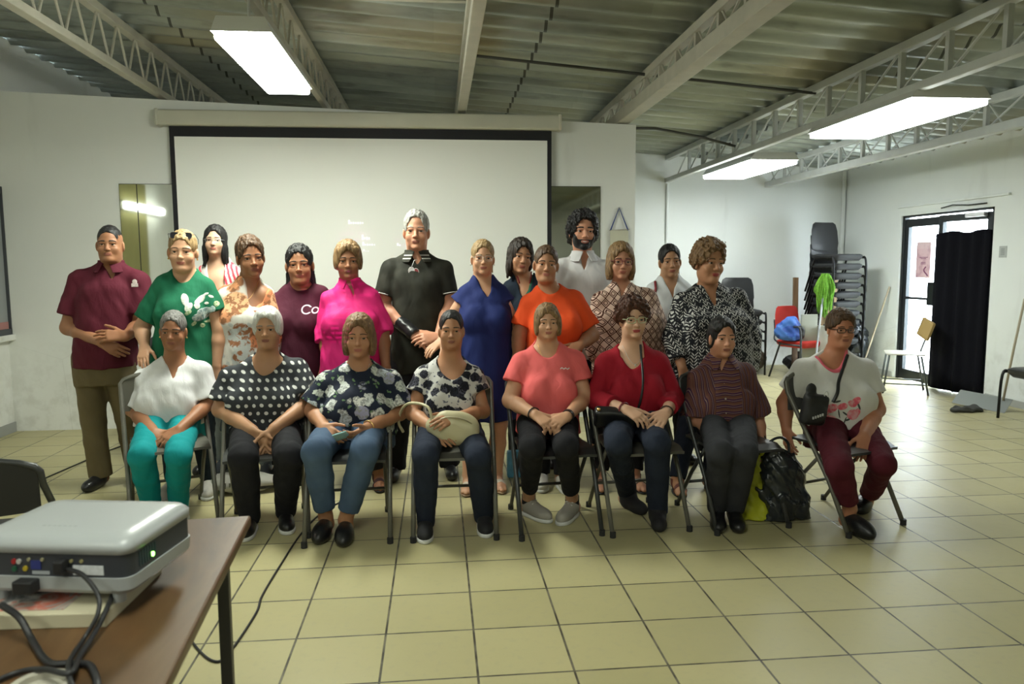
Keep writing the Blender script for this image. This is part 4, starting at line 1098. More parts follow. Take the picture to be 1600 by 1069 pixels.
def bez(pts, n=10):
    P = [np.array(p, float) for p in pts]; P = [2 * P[0] - P[1]] + P + [2 * P[-1] - P[-2]]; out = []
    for i in range(1, len(P) - 2):
        for k in range(n):
            u = k / n; a, b, c_, d = P[i - 1:i + 3]; out.append(.5 * ((2 * b) + (c_ - a) * u + (2 * a - 5 * b + 4 * c_ - d) * u * u + (3 * b - a - 3 * c_ + d) * u ** 3))
    return out + [P[-2]]
def tcab(pts, r, label, name='cable', zs=None):
    q = [atz(px, py, tz + (r * 1.05 if not zs else zs[i])) for i, (px, py) in enumerate(pts)]
    o = MB().tube(bez(q), r, 8).build(name, CAB, smooth=180); tag(o, label, 'cable'); return o
tcab(((98, 888), (128, 898), (153, 930), (152, 962), (130, 1000), (108, 1035), (112, 1069), (130, 1100)), .0042, 'thin black cable running from the projector\'s middle plug down the table', zs=[.103, .100, .074, .046, .014, .016, .016, .006])
tcab(((2, 945), (30, 965), (50, 1000), (75, 1035), (110, 1037), (140, 1040), (152, 1069), (150, 1110)), .0062, 'thick black cable curving over the table from the left edge', zs=[.052, .042, .012, .007, .007, .007, .007, .007])
tcab(((-20, 1070), (30, 1050), (70, 1046), (110, 1052), (125, 1025), (150, 985), (165, 955), (176, 930)), .0048, 'black cable lying across the bottom left corner of the table', zs=[.007, .007, .018, .022, .010, .020, .036, .036])
a = atz(62, 1078, tz); m = MB(); m.lathe([(.034, .0), (.046, .0), (.046, .010), (.034, .010), (.034, .0001)], a, 32); tag(m.build('tape_roll', plain('clear_tape', (.42, .40, .33), .25), smooth=50), 'roll of pale tape among the cables on the table', 'tape roll')
def fcab(pts, label, r=.005):
    q = [atz(px, py, r) for px, py in pts]; o = MB().tube(bez(q), r, 6).build('floor_cable', CAB, smooth=180); tag(o, label, 'cable')
fcab(((280, 960), (302, 1005), (333, 1033), (358, 1020), (400, 958), (410, 930), (440, 880), (470, 835), (505, 800), (560, 770)), 'thin black cable on the tiles right of the projector table')
fcab(((40, 760), (78, 744), (124, 724), (170, 704), (215, 692), (290, 690)), 'black cable on the tiles behind the man in the maroon polo')

# ------------------------------------------------------------------ things at the far right
BLK = plain('black_chair_plastic', (.016, .017, .019), .38); BLKF = plain('black_chair_frame', (.012, .012, .013), .4, .4); FAB = plain('dark_grey_upholstery', (.030, .031, .033), .8, bump=.2)
def visitor_chair(label, pad, frame, arms=True, group=None, back=None):
    t = empty('visitor_chair'); tag(t, label, 'chair', group)
    stackloft([rrect(.205, .19, .07, .392), rrect(.235, .22, .075, .43), rrect(.235, .22, .075, .462), rrect(.21, .195, .07, .475)], pad, 'seat', t, 60)
    R = []
    for zz, w in ((.52, .17), (.54, .205), (.62, .225), (.78, .215), (.86, .19), (.885, .15)): R.append([(x, .235 + .10 * (zz - .5) + y, zz) for x, y, _ in [(u * w, s * .022 * (1 - .0 * u) + .03 * u * u * -1, 0) for u, s in ((-1, 0), (-.8, -1), (0, -1), (.8, -1), (1, 0), (.8, 1), (0, 1), (-.8, 1))]])
    stackloft(R, back or pad, 'backrest', t, 60)
    for sx in (-1, 1):
        x = sx * .265; m = MB(); m.tube(bez([(x, -.22, .0), (x, -.215, .40), (x, -.19, .635), (x, -.10, .655), (x, .14, .655)] if arms else [(x, -.22, 0), (x, -.20, .40), (x, -.1, .43), (x, .15, .44)], 5), .0125, 8); m.build('arm_leg' if arms else 'front_leg', frame, t, 180)
        m = MB(); m.tube([(x, .255, 0), (x, .10, .43), (x, -.19, .43)], .0125, 8); m.build('leg', frame, t, 180)
        m = MB(); m.tube(bez([(sx * .24, .10, .43), (sx * .20, .24, .47), (sx * .17, .265, .56), (sx * .17, .28, .72)], 5), .011, 8); m.build('back_support', frame, t, 180)
    return t
src = visitor_chair('black padded chair at the bottom of the tall stack in the far corner', FAB, BLKF, False, 'black chairs stacked in the far corner', BLK)
SX, SY, SR = 5.06, 9.10, math.radians(16)
src.location = (SX, SY, 0); src.rotation_euler = (0, 0, SR); NAMES = ['second', 'third', 'fourth', 'fifth', 'sixth', 'seventh', 'eighth', 'ninth']
for k in range(1, 10):
    o = copy_tree(src); o.location = (SX - .004 * k * math.sin(SR), SY - .004 * k, .118 * k)
    o['label'] = 'black padded chair on top of the tall stack, its back sticking up' if k == 9 else 'black padded chair, %s from the floor in the tall corner stack' % NAMES[k - 1]
for k, nm in enumerate(('bottom', 'second', 'third', 'topmost')):
    o = copy_tree(src); o.location = (3.92, 9.35, .118 * k); o.rotation_euler = (0, 0, math.radians(-8)); o['group'] = 'black chairs stacked behind the print tunic'; o['label'] = '%s black chair of the short stack behind the woman in the black and white print' % nm
REDF = plain('red_upholstery', (.52, .030, .022), .75, bump=.15)
o = visitor_chair('red upholstered armchair with dark metal frame against the far wall', REDF, plain('grey_metal_frame', (.06, .065, .075), .4, .5)); o.location = (4.50, 8.85, 0); o.rotation_euler = (0, 0, math.radians(24))
# blue bag on the red chair
s = S(); c = np.array([4.30, 8.74, .475]); s.el(c + (0, 0, .15), (.125, .10, .16)); s.el(c + (.02, 0, .06), (.15, .11, .065), None, .05); s.el(c + (-.10, .03, .12), (.08, .07, .11), None, .04); s.noise(.010, (30, 30, 26), None, 1); s.cut(c + (0, 0, .005), (0, 0, -1))
bl = NT('blue_bag'); cc = bl.coord(); bl = bl.done(bl.mix(bl.step(bl.noise(cc, 9, 2.0), .48, .04), (.015, .06, .30), (.05, .15, .48)), .6)
o = sculpt('blue_bag', s, bl, None, .010); tag(o, 'crumpled blue bag on the red armchair', 'bag')
s = S(); s.el(c + (.10, -.06, .10), (.055, .05, .10)); s.noise(.008, (30, 30, 30)); sculpt('black_pocket', s, BLK, o, .01)
# mop, boards, bags
t = empty('mop', (4.735, 8.72, 0)); tag(t, 'mop standing upside down with bright green string head', 'mop')
MB().cyl((-.30, -.32, .01), (.0, .05, 1.22), .012, n=10).build('handle', plain('grey_pole', (.32, .33, .34), .4, .4), t, 50)
m = MB(); random.seed(5)
for k in range(120):
    a = random.uniform(0, 2 * PI); r0 = random.uniform(.01, .06); L = random.uniform(.12, .40); r1 = random.uniform(.03, .125); b = np.array([-.01, .02, 1.20]); w_ = lambda: random.uniform(-.025, .025)
    m.tube(bez([b, b + (r0 * math.cos(a), r0 * math.sin(a), random.uniform(.04, .10)), b + (r1 * math.cos(a) + w_(), r1 * math.sin(a) * .8, -.06 + w_()), b + (r1 * math.cos(a) * .9 + w_(), r1 * math.sin(a) * .8, -.06 - L * .5), b + (r1 * math.cos(a) * .6 + w_(), r1 * math.sin(a) * .7, -.06 - L)], 3), .0055, 5)
gm = m.build('string_head', plain('lime_green_string', (.15, .36, .03), .85, var=.5, vscale=40), t, 180)
def lean(name, label, cat, lo, hi, mat, loc, rx=0, ry=0, rz=0, bev=.004):
    o = MB().box(lo, hi, bev=bev).build(name, mat); o.location = loc; o.rotation_euler = (rx, ry, rz); tag(o, label, cat); return o
BW = NT('brown_board'); c = BW.coord((6, 6, .6)); BW = BW.done(BW.ramp(BW.noise(c, 4, 4.0), [(.3, (.10, .055, .028)), (.7, (.22, .13, .065))]), .6)
TW = NT('tan_board'); c = TW.coord((6, 6, .6)); TW = TW.done(TW.ramp(TW.noise(c, 4, 4.0), [(.3, (.22, .14, .075)), (.7, (.38, .26, .14))]), .6)
lean('wooden_board', 'dark brown wooden board leaning on the far wall left of the green mop', 'board', (-.035, -.012, 0), (.035, .012, 1.25), BW, (4.60, 9.20, 0), rx=-.12, ry=.04)
lean('wooden_board', 'tan wooden board standing right of the green mop by the stacked chairs', 'board', (-.09, -.012, 0), (.09, .012, 1.22), TW, (4.80, 8.83, 0), rx=-.04, ry=.05, rz=-.10)
t = empty('folded_table', (4.70, 8.58, 0), math.radians(8)); tag(t, 'pale folded panels standing on edge below the green mop', 'folded panels')
for k in range(4): MB().box((-.03 + k * .042, -.06 - k * .012, 0), (-.004 + k * .042, .28, .66 - .004 * k), bev=.004).build('panel', plain('pale_panel', (.47, .48, .43), .5), t)
MB().box((-.26, .15, .0), (-.04, .18, .80), bev=.003).build('rear_panel', plain('pale_green_panel', (.32, .33, .27), .6), t)
def bag(name, label, c, r, mat, amp=.014, extra=(), fr=22, h=.01):
    s = S(); s.el((0, 0, r[2]), r)
    for cc, rr in extra: s.el(cc, rr, None, .05)
    s.noise(amp, (fr, fr, fr * .8), None, c[0]); s.noise(amp * .5, (fr * 2.3,) * 3, None, c[1]); s.cut((0, 0, .004), (0, 0, -1))
    o = sculpt(name, s, mat, None, h); o.location = Vector((c[0], c[1], 0)); tag(o, label, 'bag'); return o
PLAS = plain('black_bin_bag', (.020, .024, .028), .22, spec=.6)
bag('trash_bag', 'black plastic rubbish bag between the chair stack and the right wall', (5.40, 9.15), (.15, .15, .34), PLAS, .016, [((0, 0, .60), (.07, .07, .10))])
bag('black_bag', 'black bag on the floor under the red armchair', (4.72, 9.32), (.20, .13, .13), BLK)
bag('cardboard_bundle', 'brown bundle on the floor left of the red armchair', (4.02, 9.25), (.20, .16, .19), plain('brown_cloth', (.06, .048, .032), .85))
def stick(name, label, a, b, r, mat, head=None):
    t = empty(name, Vector(b)); tag(t, label, 'broom' if 'broom' in name else 'tool'); a = Vector(a) - Vector(b); MB().cyl((0, 0, .02), a, r, n=10).build('handle', mat, t, 50)
    if head: head(t)
    return t
WSTK = plain('pale_wood_stick', (.42, .36, .26), .6)
def bh(t): MB().box((-.03, -.14, 0), (.03, .14, .07), bev=.01).build('broom_head', plain('dark_bristles', (.05, .05, .045), .9), t)
a = atx(1390, 448, XR - .02); stick('broom', 'broom leaning on the wall left of the door', a, (5.42, 9.05, 0), .011, WSTK, bh)
# school chair by the door
t = empty('school_chair', (5.12, 7.72, 0), math.radians(242)); tag(t, 'school chair with a small wooden writing board standing in the doorway', 'chair')
GT = plain('grey_tube', (.10, .115, .12), .4, .4); PL = plain('pale_plywood', (.46, .43, .34), .5)
stackloft([rrect(.20, .19, .05, .425), rrect(.205, .195, .05, .43), rrect(.20, .19, .05, .438)], PL, 'seat', t)
for sx in (-1, 1):
    MB().tube([(sx * .20, -.21, 0), (sx * .185, -.16, .42)], .011, 8).build('front_leg', GT, t, 180); MB().tube([(sx * .20, .23, 0), (sx * .185, .15, .42)], .011, 8).build('rear_leg', GT, t, 180)
    MB().tube([(sx * .197, -.19, .11), (sx * .197, .205, .11)], .008, 6).build('side_rail', GT, t, 180)
MB().tube(bez([(-.185, .17, .40), (-.185, .215, .55), (-.185, .235, .60)], 5), .010, 8).build('board_stem', GT, t, 180)
m = MB(); m.box((-.12, -.105, -.008), (.12, .105, .008), bev=.02); o = m.build('writing_board', plain('yellow_wood', (.40, .27, .10), .5, var=.15), t); o.location = (-.17, .22, .69); o.rotation_euler = (math.radians(78), .25, .35)
# dustpan, broom and chair edge at the right border
t = empty('dustpan', (5.26, 6.70, 0), math.radians(-62)); tag(t, 'long grey metal dustpan on the floor beside the black-covered door leaf', 'dustpan')
m = MB(); m.poly([(-.24, -.06, .03), (.24, -.06, .0), (.24, .10, .11), (-.24, .10, .14)], (0, .012, .004)); m.build('pan', plain('grey_sheet_metal', (.30, .32, .31), .45, .3), t)
MB().tube([(.17, .07, .10), (.22, .10, .60), (.27, .14, 1.08)], .011, 8).build('handle', WSTK, t, 180)
s = S(); s.el((0, 0, .02), (.16, .07, .03)); s.el((.10, .03, .02), (.10, .06, .03), None, .03); s.noise(.012, (40, 40, 40)); s.cut((0, 0, .003), (0, 0, -1)); o = sculpt('floor_cloth', s, plain('dark_rag', (.06, .06, .055), .9), None, .008); o.location = (5.02, 6.58, 0); tag(o, 'dark rag on the floor in front of the dustpan', 'rag')
o = visitor_chair('black chair at the photo\'s right border, only its edge in view', BLK, BLKF, False); o.location = (5.34, 6.02, 0); o.rotation_euler = (0, 0, math.radians(-86))
o = visitor_chair('black chair on the floor behind the man in maroon', BLK, BLKF, False); o.location = (-2.02, 5.85, 0); o.rotation_euler = (0, 0, math.radians(10))
# ------------------------------------------------------------------ the group, back row first
def C(*rgb): return lin(*rgb)
JEANS = cloth('dark_jeans', (.018, .024, .042), .9); BLACKT = cloth('black_trousers', (.012, .012, .015), .85); BLUEJ = printed('faded_blue_jeans', None, lambda t, x, y, z, c: t.mix(t.noise(c, 7.0, 3.0), (.030, .055, .105), (.085, .135, .22)))
def stand_legs(p, feet=None, shoe='shoe'):
    for i, sd in enumerate('LR'):
        A = T = None
        if feet:
            g = p.g(*feet[i]); A = g + np.array([0, .10, .085]); T = g + np.array([(-1 if sd == 'L' else 1) * .02, -.05, 0])
        p.leg(sd, A=A, T=T)
# P1 man in maroon polo
p = Person(4.95, (170, 353, 409), (113, 426, 227, 428), [(450, 121, 216, .125, .115), (500, 119, 213, .15, .115), (548, 117, 212, .165, .12), (578, 117, 210, .15, .13), (600, 119, 209, .13, .14)],
    'man with short black hair in maroon polo and khaki trousers at the row\'s left end', SK['brown'], hrot=(.0, 0, .18), face=dict(jaw=.9, fat=.6, w=1.06), neckr=.060)
p.fopt = dict(brow=HAIRM['black'], brow_t=.0042, lip=LIPD, smile=.12)
p.arm('L', (107, 512, -.02), (158, 534, -.21), (194, 553, -.235), n=(-.2, -.9, .35), r=(.056, .047, .042, .030), hs=1.08)
p.arm('R', (219, 508, -.02), (196, 526, -.235), (164, 524, -.27), n=(.1, -.85, .5), r=(.056, .047, .042, .030), hs=1.08, curl=(.3, .35, .2))
stand_legs(p, ((147, 766), (206, 757)))
o = p.body()
mar = cloth('maroon_cotton', (.088, .010, .022))
p.hair(HAIRM['black'], (.002, .006, .010), -.0, (0.066, 0.082, 0.002), nape=.25, amp=.0012)
st = p.top('polo_shirt', mar, p.w(165, 576, -.1)[2], ('v', 174, 440, .045), dict(L=.74, R=.74), slr=1.25)
p.collar(mar, parent=st, rn=.070)
def emb(x, z): return np.minimum(np.maximum(np.abs(x - E0[0]) - .020, np.abs(z - E0[2] + .012) - .012), np.sqrt((x - E0[0]) ** 2 + (z - E0[2] - .010) ** 2) - .015)
E0 = p.w(205, 443, -.12); p.decal('embroidered_crest', plain('crest_thread', (.55, .47, .45), .8, var=.5, vscale=160), emb, [E0 - (.04, .1, .04), E0 + (.04, .2, .04)])
p.pants('trousers', cloth('khaki_cotton', (.135, .105, .055)), (1.05, 1.05), grow=.018, slim=.6, flare=.012)
p.shoes(BLACKL)
# P3 young woman between the first two rows
p = Person(5.25, (335, 352, 399), (307, 421, 372, 418), [(440, 313, 368, .10, .10), (500, 314, 367, .09, .10), (540, 310, 371, .10, .12)],
    'young woman in thin glasses and pink striped shirt with long black hair', SK['pale'], hrot=(-.05, .04, .1), face=dict(jaw=.35, fat=.3), bust=.03)
p.fopt = dict(brow=HAIRM['black'], smile=.2, lip=LIPM)
for sd in 'LR': p.arm(sd, r=(.044, .036, .033, .024))
stand_legs(p); p.body()
p.hair(HAIRM['black'], (.012, .012, .014), -.30, (0.060, 0.096, -0.016), add=[((-.066, .0, -.06), (.024, .05, .10)), ((.066, .0, -.06), (.026, .05, .11)), ((0, .06, -.08), (.075, .045, .13))], ears=False, nape=.0,
    after=[((-.070, .0, -.06), (-.078, -.01, -.20), .024, .012), ((.070, .0, -.06), (.088, .0, -.21), .026, .014), ((.072, .02, -.1), (.10, .02, -.22), .02, .01)])
tk = p.top('tank_top', cloth('white_cotton', (.72, .70, .68)), p.w(335, 560)[2], ('round', 338, 452, .075), None, grow=-.006)
def pstripe(t, x, y, z, c):
    f = t.math('FRACT', t.math('DIVIDE', t.math('ADD', t.math('ADD', x, t.math('MULTIPLY', z, .25)), t.math('MULTIPLY', t.noise(c, 20), .02)), .026)); return t.mix(t.math('LESS_THAN', f, .5), (.75, .62, .58), (.70, .07, .10))
p.top('open_shirt', printed('pink_stripes', None, pstripe), p.w(335, 560)[2], ('sq', 337, 600, .078), dict(L=1.5, R=1.5), grow=.008)
p.pants('trousers', JEANS); p.shoes(BLACKL)
p.glasses(SILVER, .024, .015, r=.0011)
# P9 woman in navy vest
p = Person(5.15, (813, 373, 428), (790, 443, 858, 446), [(470, 800, 858, .11, .11), (520, 802, 856, .11, .11), (560, 798, 860, .12, .13)],
    'woman with shaggy dark hair in navy top leaning in behind the orange shirt', SK['tan'], hrot=(.02, .14, .18), face=dict(jaw=.5, fat=.4), bust=.04)
p.fopt = dict(brow=HAIRM['dark'], smile=.15)
for sd in 'LR': p.arm(sd, r=(.046, .038, .034, .025))
stand_legs(p); p.body()
p.hair(HAIRM['dark'], (.014, .014, .016), -.15, (0.059, 0.094, -0.016), add=[((-.070, .005, -.05), (.022, .05, .09)), ((.070, .01, -.03), (.026, .055, .07)), ((0, .05, -.07), (.07, .05, .09))], ears=False, nape=.1, amp=.004,
    after=[((.0, -.07, .085), (.055, -.055, .03), .016, .012), ((-.066, -.02, -.06), (-.072, .0, -.15), .018, .008)])
p.top('undershirt', cloth('green_cotton', (.02, .10, .06)), p.w(813, 560)[2], ('round', 818, 462, .055), None, grow=-.004)
v = p.top('navy_vest', cloth('navy_fleece', (.012, .020, .034)), p.w(813, 575)[2], ('v', 822, 480, .07), dict(L=1.4, R=1.4), grow=.008)
s0 = p.w(801, 437, .0)
m = MB(); a, b2 = p.w(796, 444), p.w(808, 434)
m.tube([(*(p.w(797, 443)[:2]), p.w(797, 443)[2] + .018), (*(p.w(803, 440)[:2]), p.w(803, 440)[2] + .02), (*(p.w(808, 437)[:2]), p.w(808, 437)[2] + .02)], .006, 6); m.build('white_piping', WHITEP, v, 180)
nb = p.nb
for sx in (-1, 1):
    pts = [nb + np.array([sx * .055, -.0, .03])]
    for k in range(1, 8):
        x = nb[0] + sx * .055 * (1 - k / 8.5); z = nb[2] + .02 - k * .022; pts.append(np.array([x, p.surf(x, z, p.topS) - .006 if k > 3 else p.surf(x, z) - .006, z]))
    m = MB(); m.tube(pts, .0045, 6); m.build('lanyard', plain('red_ribbon', (.30, .03, .04), .7), p.o, 180)
p.pants('trousers', BLACKT); p.shoes(BLACKL)
# P11 bearded man in white polo
p = Person(5.35, (911, 331, 391), (869, 408, 955, 411), [(440, 876, 950, .125, .12), (500, 878, 948, .13, .12), (560, 880, 946, .13, .13)],
    'smiling bearded man with curly black hair in white polo shirt', SK['rosy'], hrot=(-.02, .04, .0), face=dict(jaw=.7, fat=.4, w=1.06, nose=1.1), neckr=.064)
p.fopt = dict(brow=HAIRM['black'], brow_t=.0045, smile=.35, teeth=1, beard=.0032, lip=LIPM)
for sd in 'LR': p.arm(sd, r=(.056, .046, .042, .030), hs=1.08)
stand_legs(p); p.body()
p.hair(HAIRM['black'], (.026, .022, .026), -.045, (0.068, 0.090, -0.008), add=[((.075, .02, -.02), (.03, .05, .05)), ((-.072, .02, .0), (.03, .05, .05)), ((0, .07, -.05), (.08, .05, .07))], ears=False, nape=.5, curly=.006, amp=.002)
wp = cloth('white_pique', (.60, .59, .60))
st = p.top('polo_shirt', wp, p.w(911, 575)[2], ('v', 913, 424, .045), dict(L=.7, R=.7), slr=1.2)
p.collar(wp, parent=st, rn=.076)
p.pants('trousers', JEANS); p.shoes(BLACKL)
# P13 woman in white blouse
p = Person(5.15, (1047, 382, 434), (1014, 446, 1079, 444), [(475, 1017, 1078, .11, .11), (520, 1018, 1076, .10, .11), (560, 1014, 1080, .12, .12)],
    'woman with tied-back dark hair in white blouse behind the two print tops', SK['olive'], hrot=(.0, -.06, -.1), face=dict(jaw=.35, fat=.25), bust=.035)
p.fopt = dict(brow=HAIRM['dark'], lip=LIPM)
for sd in 'LR': p.arm(sd, r=(.044, .036, .033, .024))
stand_legs(p); p.body()
p.hair(HAIRM['black'], (.006, .012, .010), -.055, (0.064, 0.094, -0.012), add=[((0, .085, -.04), (.04, .03, .04))], after=[((.062, .02, -.04), (.066, .02, -.10), .008, .004)])
p.top('blouse', cloth('white_linen', (.60, .62, .64)), p.w(1047, 580)[2], ('v', 1052, 466, .065), dict(L=1.3, R=1.3), fold=.005)
pts = []
for k in range(7):
    u = k / 6; x, y = 1023 - 6 * u, 440 + 30 * u; q = p.w(x, y); pts.append(np.array([q[0], p.surf(q[0], q[2], p.topS) - .004, q[2]]))
m = MB(); m.tube(pts, .009, 6); m.build('shoulder_strap', plain('red_strap', (.22, .02, .03), .6), p.o, 180)
p.pants('trousers', BLACKT); p.shoes(BLACKL)
# P2 woman in green T-shirt
p = Person(4.72, (284, 360, 431), (243, 436, 329, 437), [(470, 249, 328, .15, .12), (515, 246, 333, .17, .13), (560, 240, 336, .18, .14), (600, 240, 336, .16, .15)],
    'woman in green butterfly T-shirt with sunglasses pushed up on her hair', SK['fair'], sc=1.0, hrot=(.04, .04, .14), face=dict(jaw=.7, fat=.7, w=1.05), bust=.05)
p.fopt = dict(brow=HAIRM['brown'], smile=.05)
p.arm('L', (222, 512, .0), (226, 541, -.12), (223, 562, -.19), n=(-.15, -.75, .65), r=(.054, .045, .040, .028), curl=(.25, .3, .2))
p.arm('R', (343, 512, .0), (338, 570, -.03), r=(.054, .045, .040, .028))
stand_legs(p); p.body()
p.hair(HAIRM['blond'], (.006, .010, .010), -.045, (0.065, 0.094, -0.016), add=[((0, .095, .03), (.04, .035, .04))])
grn = cloth('green_cotton_tee', (.010, .125, .062))
p.top('t_shirt', grn, p.w(284, 640)[2], ('round', 283, 441, .068), dict(L=.80, R=.62), slr=1.22)
c0 = p.w(306, 483, -.15)
def petals(cs, seed=0):
    def f(x, z):
        d = np.full(np.broadcast(x, z).shape, 1.0)
        for (a, b2, rx, rz, an) in cs:
            ca, sa = math.cos(an), math.sin(an); u = (x - c0[0] - a) * ca + (z - c0[2] - b2) * sa; v = -(x - c0[0] - a) * sa + (z - c0[2] - b2) * ca
            d = np.minimum(d, (np.sqrt((u / rx) ** 2 + (v / rz) ** 2) - 1) * min(rx, rz))
        return d
    return f
bbp = [c0 - (.16, .15, .16), c0 + (.16, .25, .16)]
def prnt(name, a, b2, sc=90):
    t = NT(name); c = t.coord(); return t.done(t.ramp(t.noise(c, sc, 2.0, .5), [(.38, a), (.62, b2)]), .7)
p.decal('butterfly_print', prnt('wing_ink', (.62, .62, .56), (.40, .45, .38)), petals([(-.062, .055, .020, .040, .45), (-.035, .012, .020, .028, -.5), (.012, .055, .016, .030, -.5), (.006, .018, .012, .02, .4), (.035, .085, .014, .008, .5), (.060, .070, .016, .008, -.5), (.04, .03, .012, .009, 0)]), bbp)
p.decal('rose_print', prnt('rose_ink', (.10, .19, .19), (.40, .46, .42), 60), petals([(.042, -.022, .034, .030, 0), (.01, -.05, .028, .022, .4), (.072, -.005, .016, .02, 0)]), bbp)
p.decal('leaf_print', prnt('leaf_ink', (.16, .28, .12), (.46, .52, .34)), petals([(-.035, -.02, .022, .012, .6), (.085, -.05, .02, .010, -.5), (.05, -.075, .024, .010, .3), (-.012, -.085, .018, .009, .9), (.09, .025, .014, .018, .3), (.02, -.10, .01, .014, 0), (.075, -.085, .012, .008, .6)]), bbp)
p.pants('trousers', cloth('navy_trousers', (.012, .02, .028))); p.shoes(OFFW, WHITEP)
p.glasses(BLACKP, .026, .017, up=True, tint=TINT); p.earrings(GOLD)
# P4 woman in orange and white floral tunic
p = Person(4.85, (390, 370, 433), (341, 452, 421, 450), [(485, 343, 424, .14, .12), (530, 341, 425, .17, .13), (580, 340, 428, .18, .14), (640, 338, 430, .16, .15)],
    'woman with cropped brown hair in orange and white floral tunic', SK['brown'], hrot=(.06, -.08, .42), face=dict(jaw=.6, fat=.4, nose=1.15), bust=.055, yaw=.25)
p.fopt = dict(brow=HAIRM['dark'], lip=LIPD, gaze=-.1)
p.arm('L', (345, 520, .0), (352, 588, -.10), r=(.055, .046, .042, .028)); p.arm('R', (428, 515, .0), (420, 575, -.06), r=(.055, .046, .042, .028))
stand_legs(p, ((345, 742), (412, 748))); p.body()
p.hair(HAIRM['brown'], (.008, .014, .020), -.018, (0.067, 0.090, -0.008), nape=.45, amp=.0035, curly=.002)
p.top('tunic', printed('orange_floral', None, floral((.62, .60, .54), [(.62, .27, .13), (.70, .40, .22), (.58, .22, .10), (.42, .44, .42)], 7.5, .62, (.44, .46, .44), .4)), p.w(385, 690)[2], ('round', 398, 478, .066), dict(L=1.85, R=1.85), slr=1.1, fold=.004)
p.necklace(GOLD, drop=.13, w=.07)
p.pants('trousers', printed('pale_jeans', None, lambda t, x, y, z, c: t.mix(t.noise(c, 8.0), (.20, .25, .30), (.36, .40, .44))), (1.0, 1.0)); p.shoes(plain('grey_canvas', (.16, .18, .22), .8, var=.2), WHITEP, 'lace', 'sneaker')
# P5 woman in burgundy tee
p = Person(4.98, (467, 382, 444), (422, 463, 508, 449), [(490, 420, 510, .14, .12), (540, 420, 508, .15, .13), (590, 420, 506, .16, .14), (630, 422, 506, .15, .15)],
    'woman with dark wavy hair in burgundy T-shirt with white lettering', SK['brown'], hrot=(.0, -.04, .1), face=dict(jaw=.6, fat=.7, w=1.05), bust=.055)
p.fopt = dict(brow=HAIRM['black'], smile=.1)
p.arm('L', (425, 530, .0), (432, 585, -.08), r=(.054, .044, .040, .028)); p.arm('R', (512, 520, .0), (505, 580, -.08), r=(.054, .044, .040, .028))
stand_legs(p, ((433, 752), (487, 748))); p.body()
p.hair(HAIRM['black'], (.008, .012, .012), -.13, (0.064, 0.094, -0.014), add=[((0, .07, -.06), (.07, .04, .08))], ears=True, nape=.0, amp=.004, after=[((-.066, .03, -.05), (-.080, .03, -.115), .02, .012), ((.066, .03, -.05), (.080, .02, -.13), .02, .012)])
p.top('t_shirt', cloth('burgundy_cotton', (.060, .009, .022)), p.w(465, 620)[2], ('round', 469, 455, .072), dict(L=.9, R=.9), slr=1.2, grow=.004)
c0 = p.w(478, 484, -.15)
def lett(x, z):
    u, v = x - c0[0], z - c0[2]; r1 = np.sqrt((u * .9) ** 2 + v ** 2); cc = np.maximum(np.abs(r1 - .026) - .0042, np.where((u > .0) & (np.abs(v) < .014), .01, -1))
    r2 = np.sqrt((u - .052) ** 2 + (v + .006) ** 2); return np.minimum(cc, np.abs(r2 - .017) - .0042)
p.decal('lettering', plain('white_print', (.66, .62, .64), .6), lett, [c0 - (.05, .15, .05), c0 + (.1, .25, .05)], h=.002)
p.pants('trousers', BLACKT); p.shoes(BLACKL)
# P6 woman in pink blouse
p = Person(4.78, (543, 377, 436), (507, 458, 588, 454), [(490, 502, 594, .15, .12), (530, 502, 596, .16, .13), (580, 502, 596, .17, .14), (640, 500, 598, .16, .15)],
    'woman with short golden-brown bob in bright pink blouse', SK['brown'], hrot=(.04, .0, .12), face=dict(jaw=.5, fat=.5, nose=1.15), bust=.055)
p.fopt = dict(brow=HAIRM['dark'], lip=LIPD)
p.arm('L', (509, 520, .0), (513, 580, -.1), r=(.054, .045, .040, .028)); p.arm('R', (597, 515, .0), (603, 572, -.07), r=(.054, .045, .040, .028))
stand_legs(p, ((556, 757), (590, 766)), 'sandal'); p.body()
p.hair(HAIRM['highlight'], (.014, .014, .018), -.062, (0.062, 0.090, -0.022), add=[((-.068, .0, -.015), (.024, .055, .055)), ((.068, .0, -.015), (.024, .055, .055)), ((0, .06, -.03), (.074, .05, .065))], ears=False, nape=.25, after=[((-.005, -.074, .082), (.052, -.058, .055), .015, .018), ((-.01, -.074, .082), (-.05, -.055, .05), .014, .016)])
pk = cloth('hot_pink_crepe', (.62, .018, .165), .7)
st = p.top('blouse', pk, p.w(545, 650)[2], ('v', 552, 462, .035), dict(L=1.25, R=1.1), slr=1.35, fold=.005, grow=.004)
p.collar(pk, parent=st, rn=.062, flare=.35, hgt=.045, stand=.02, gap=.35)
p.pants('trousers', BLACKT, (.9, .9)); p.shoes(plain('dark_red_strap', (.06, .02, .025), .6), BLACKL, 'sandal'); p.earrings(GOLD)
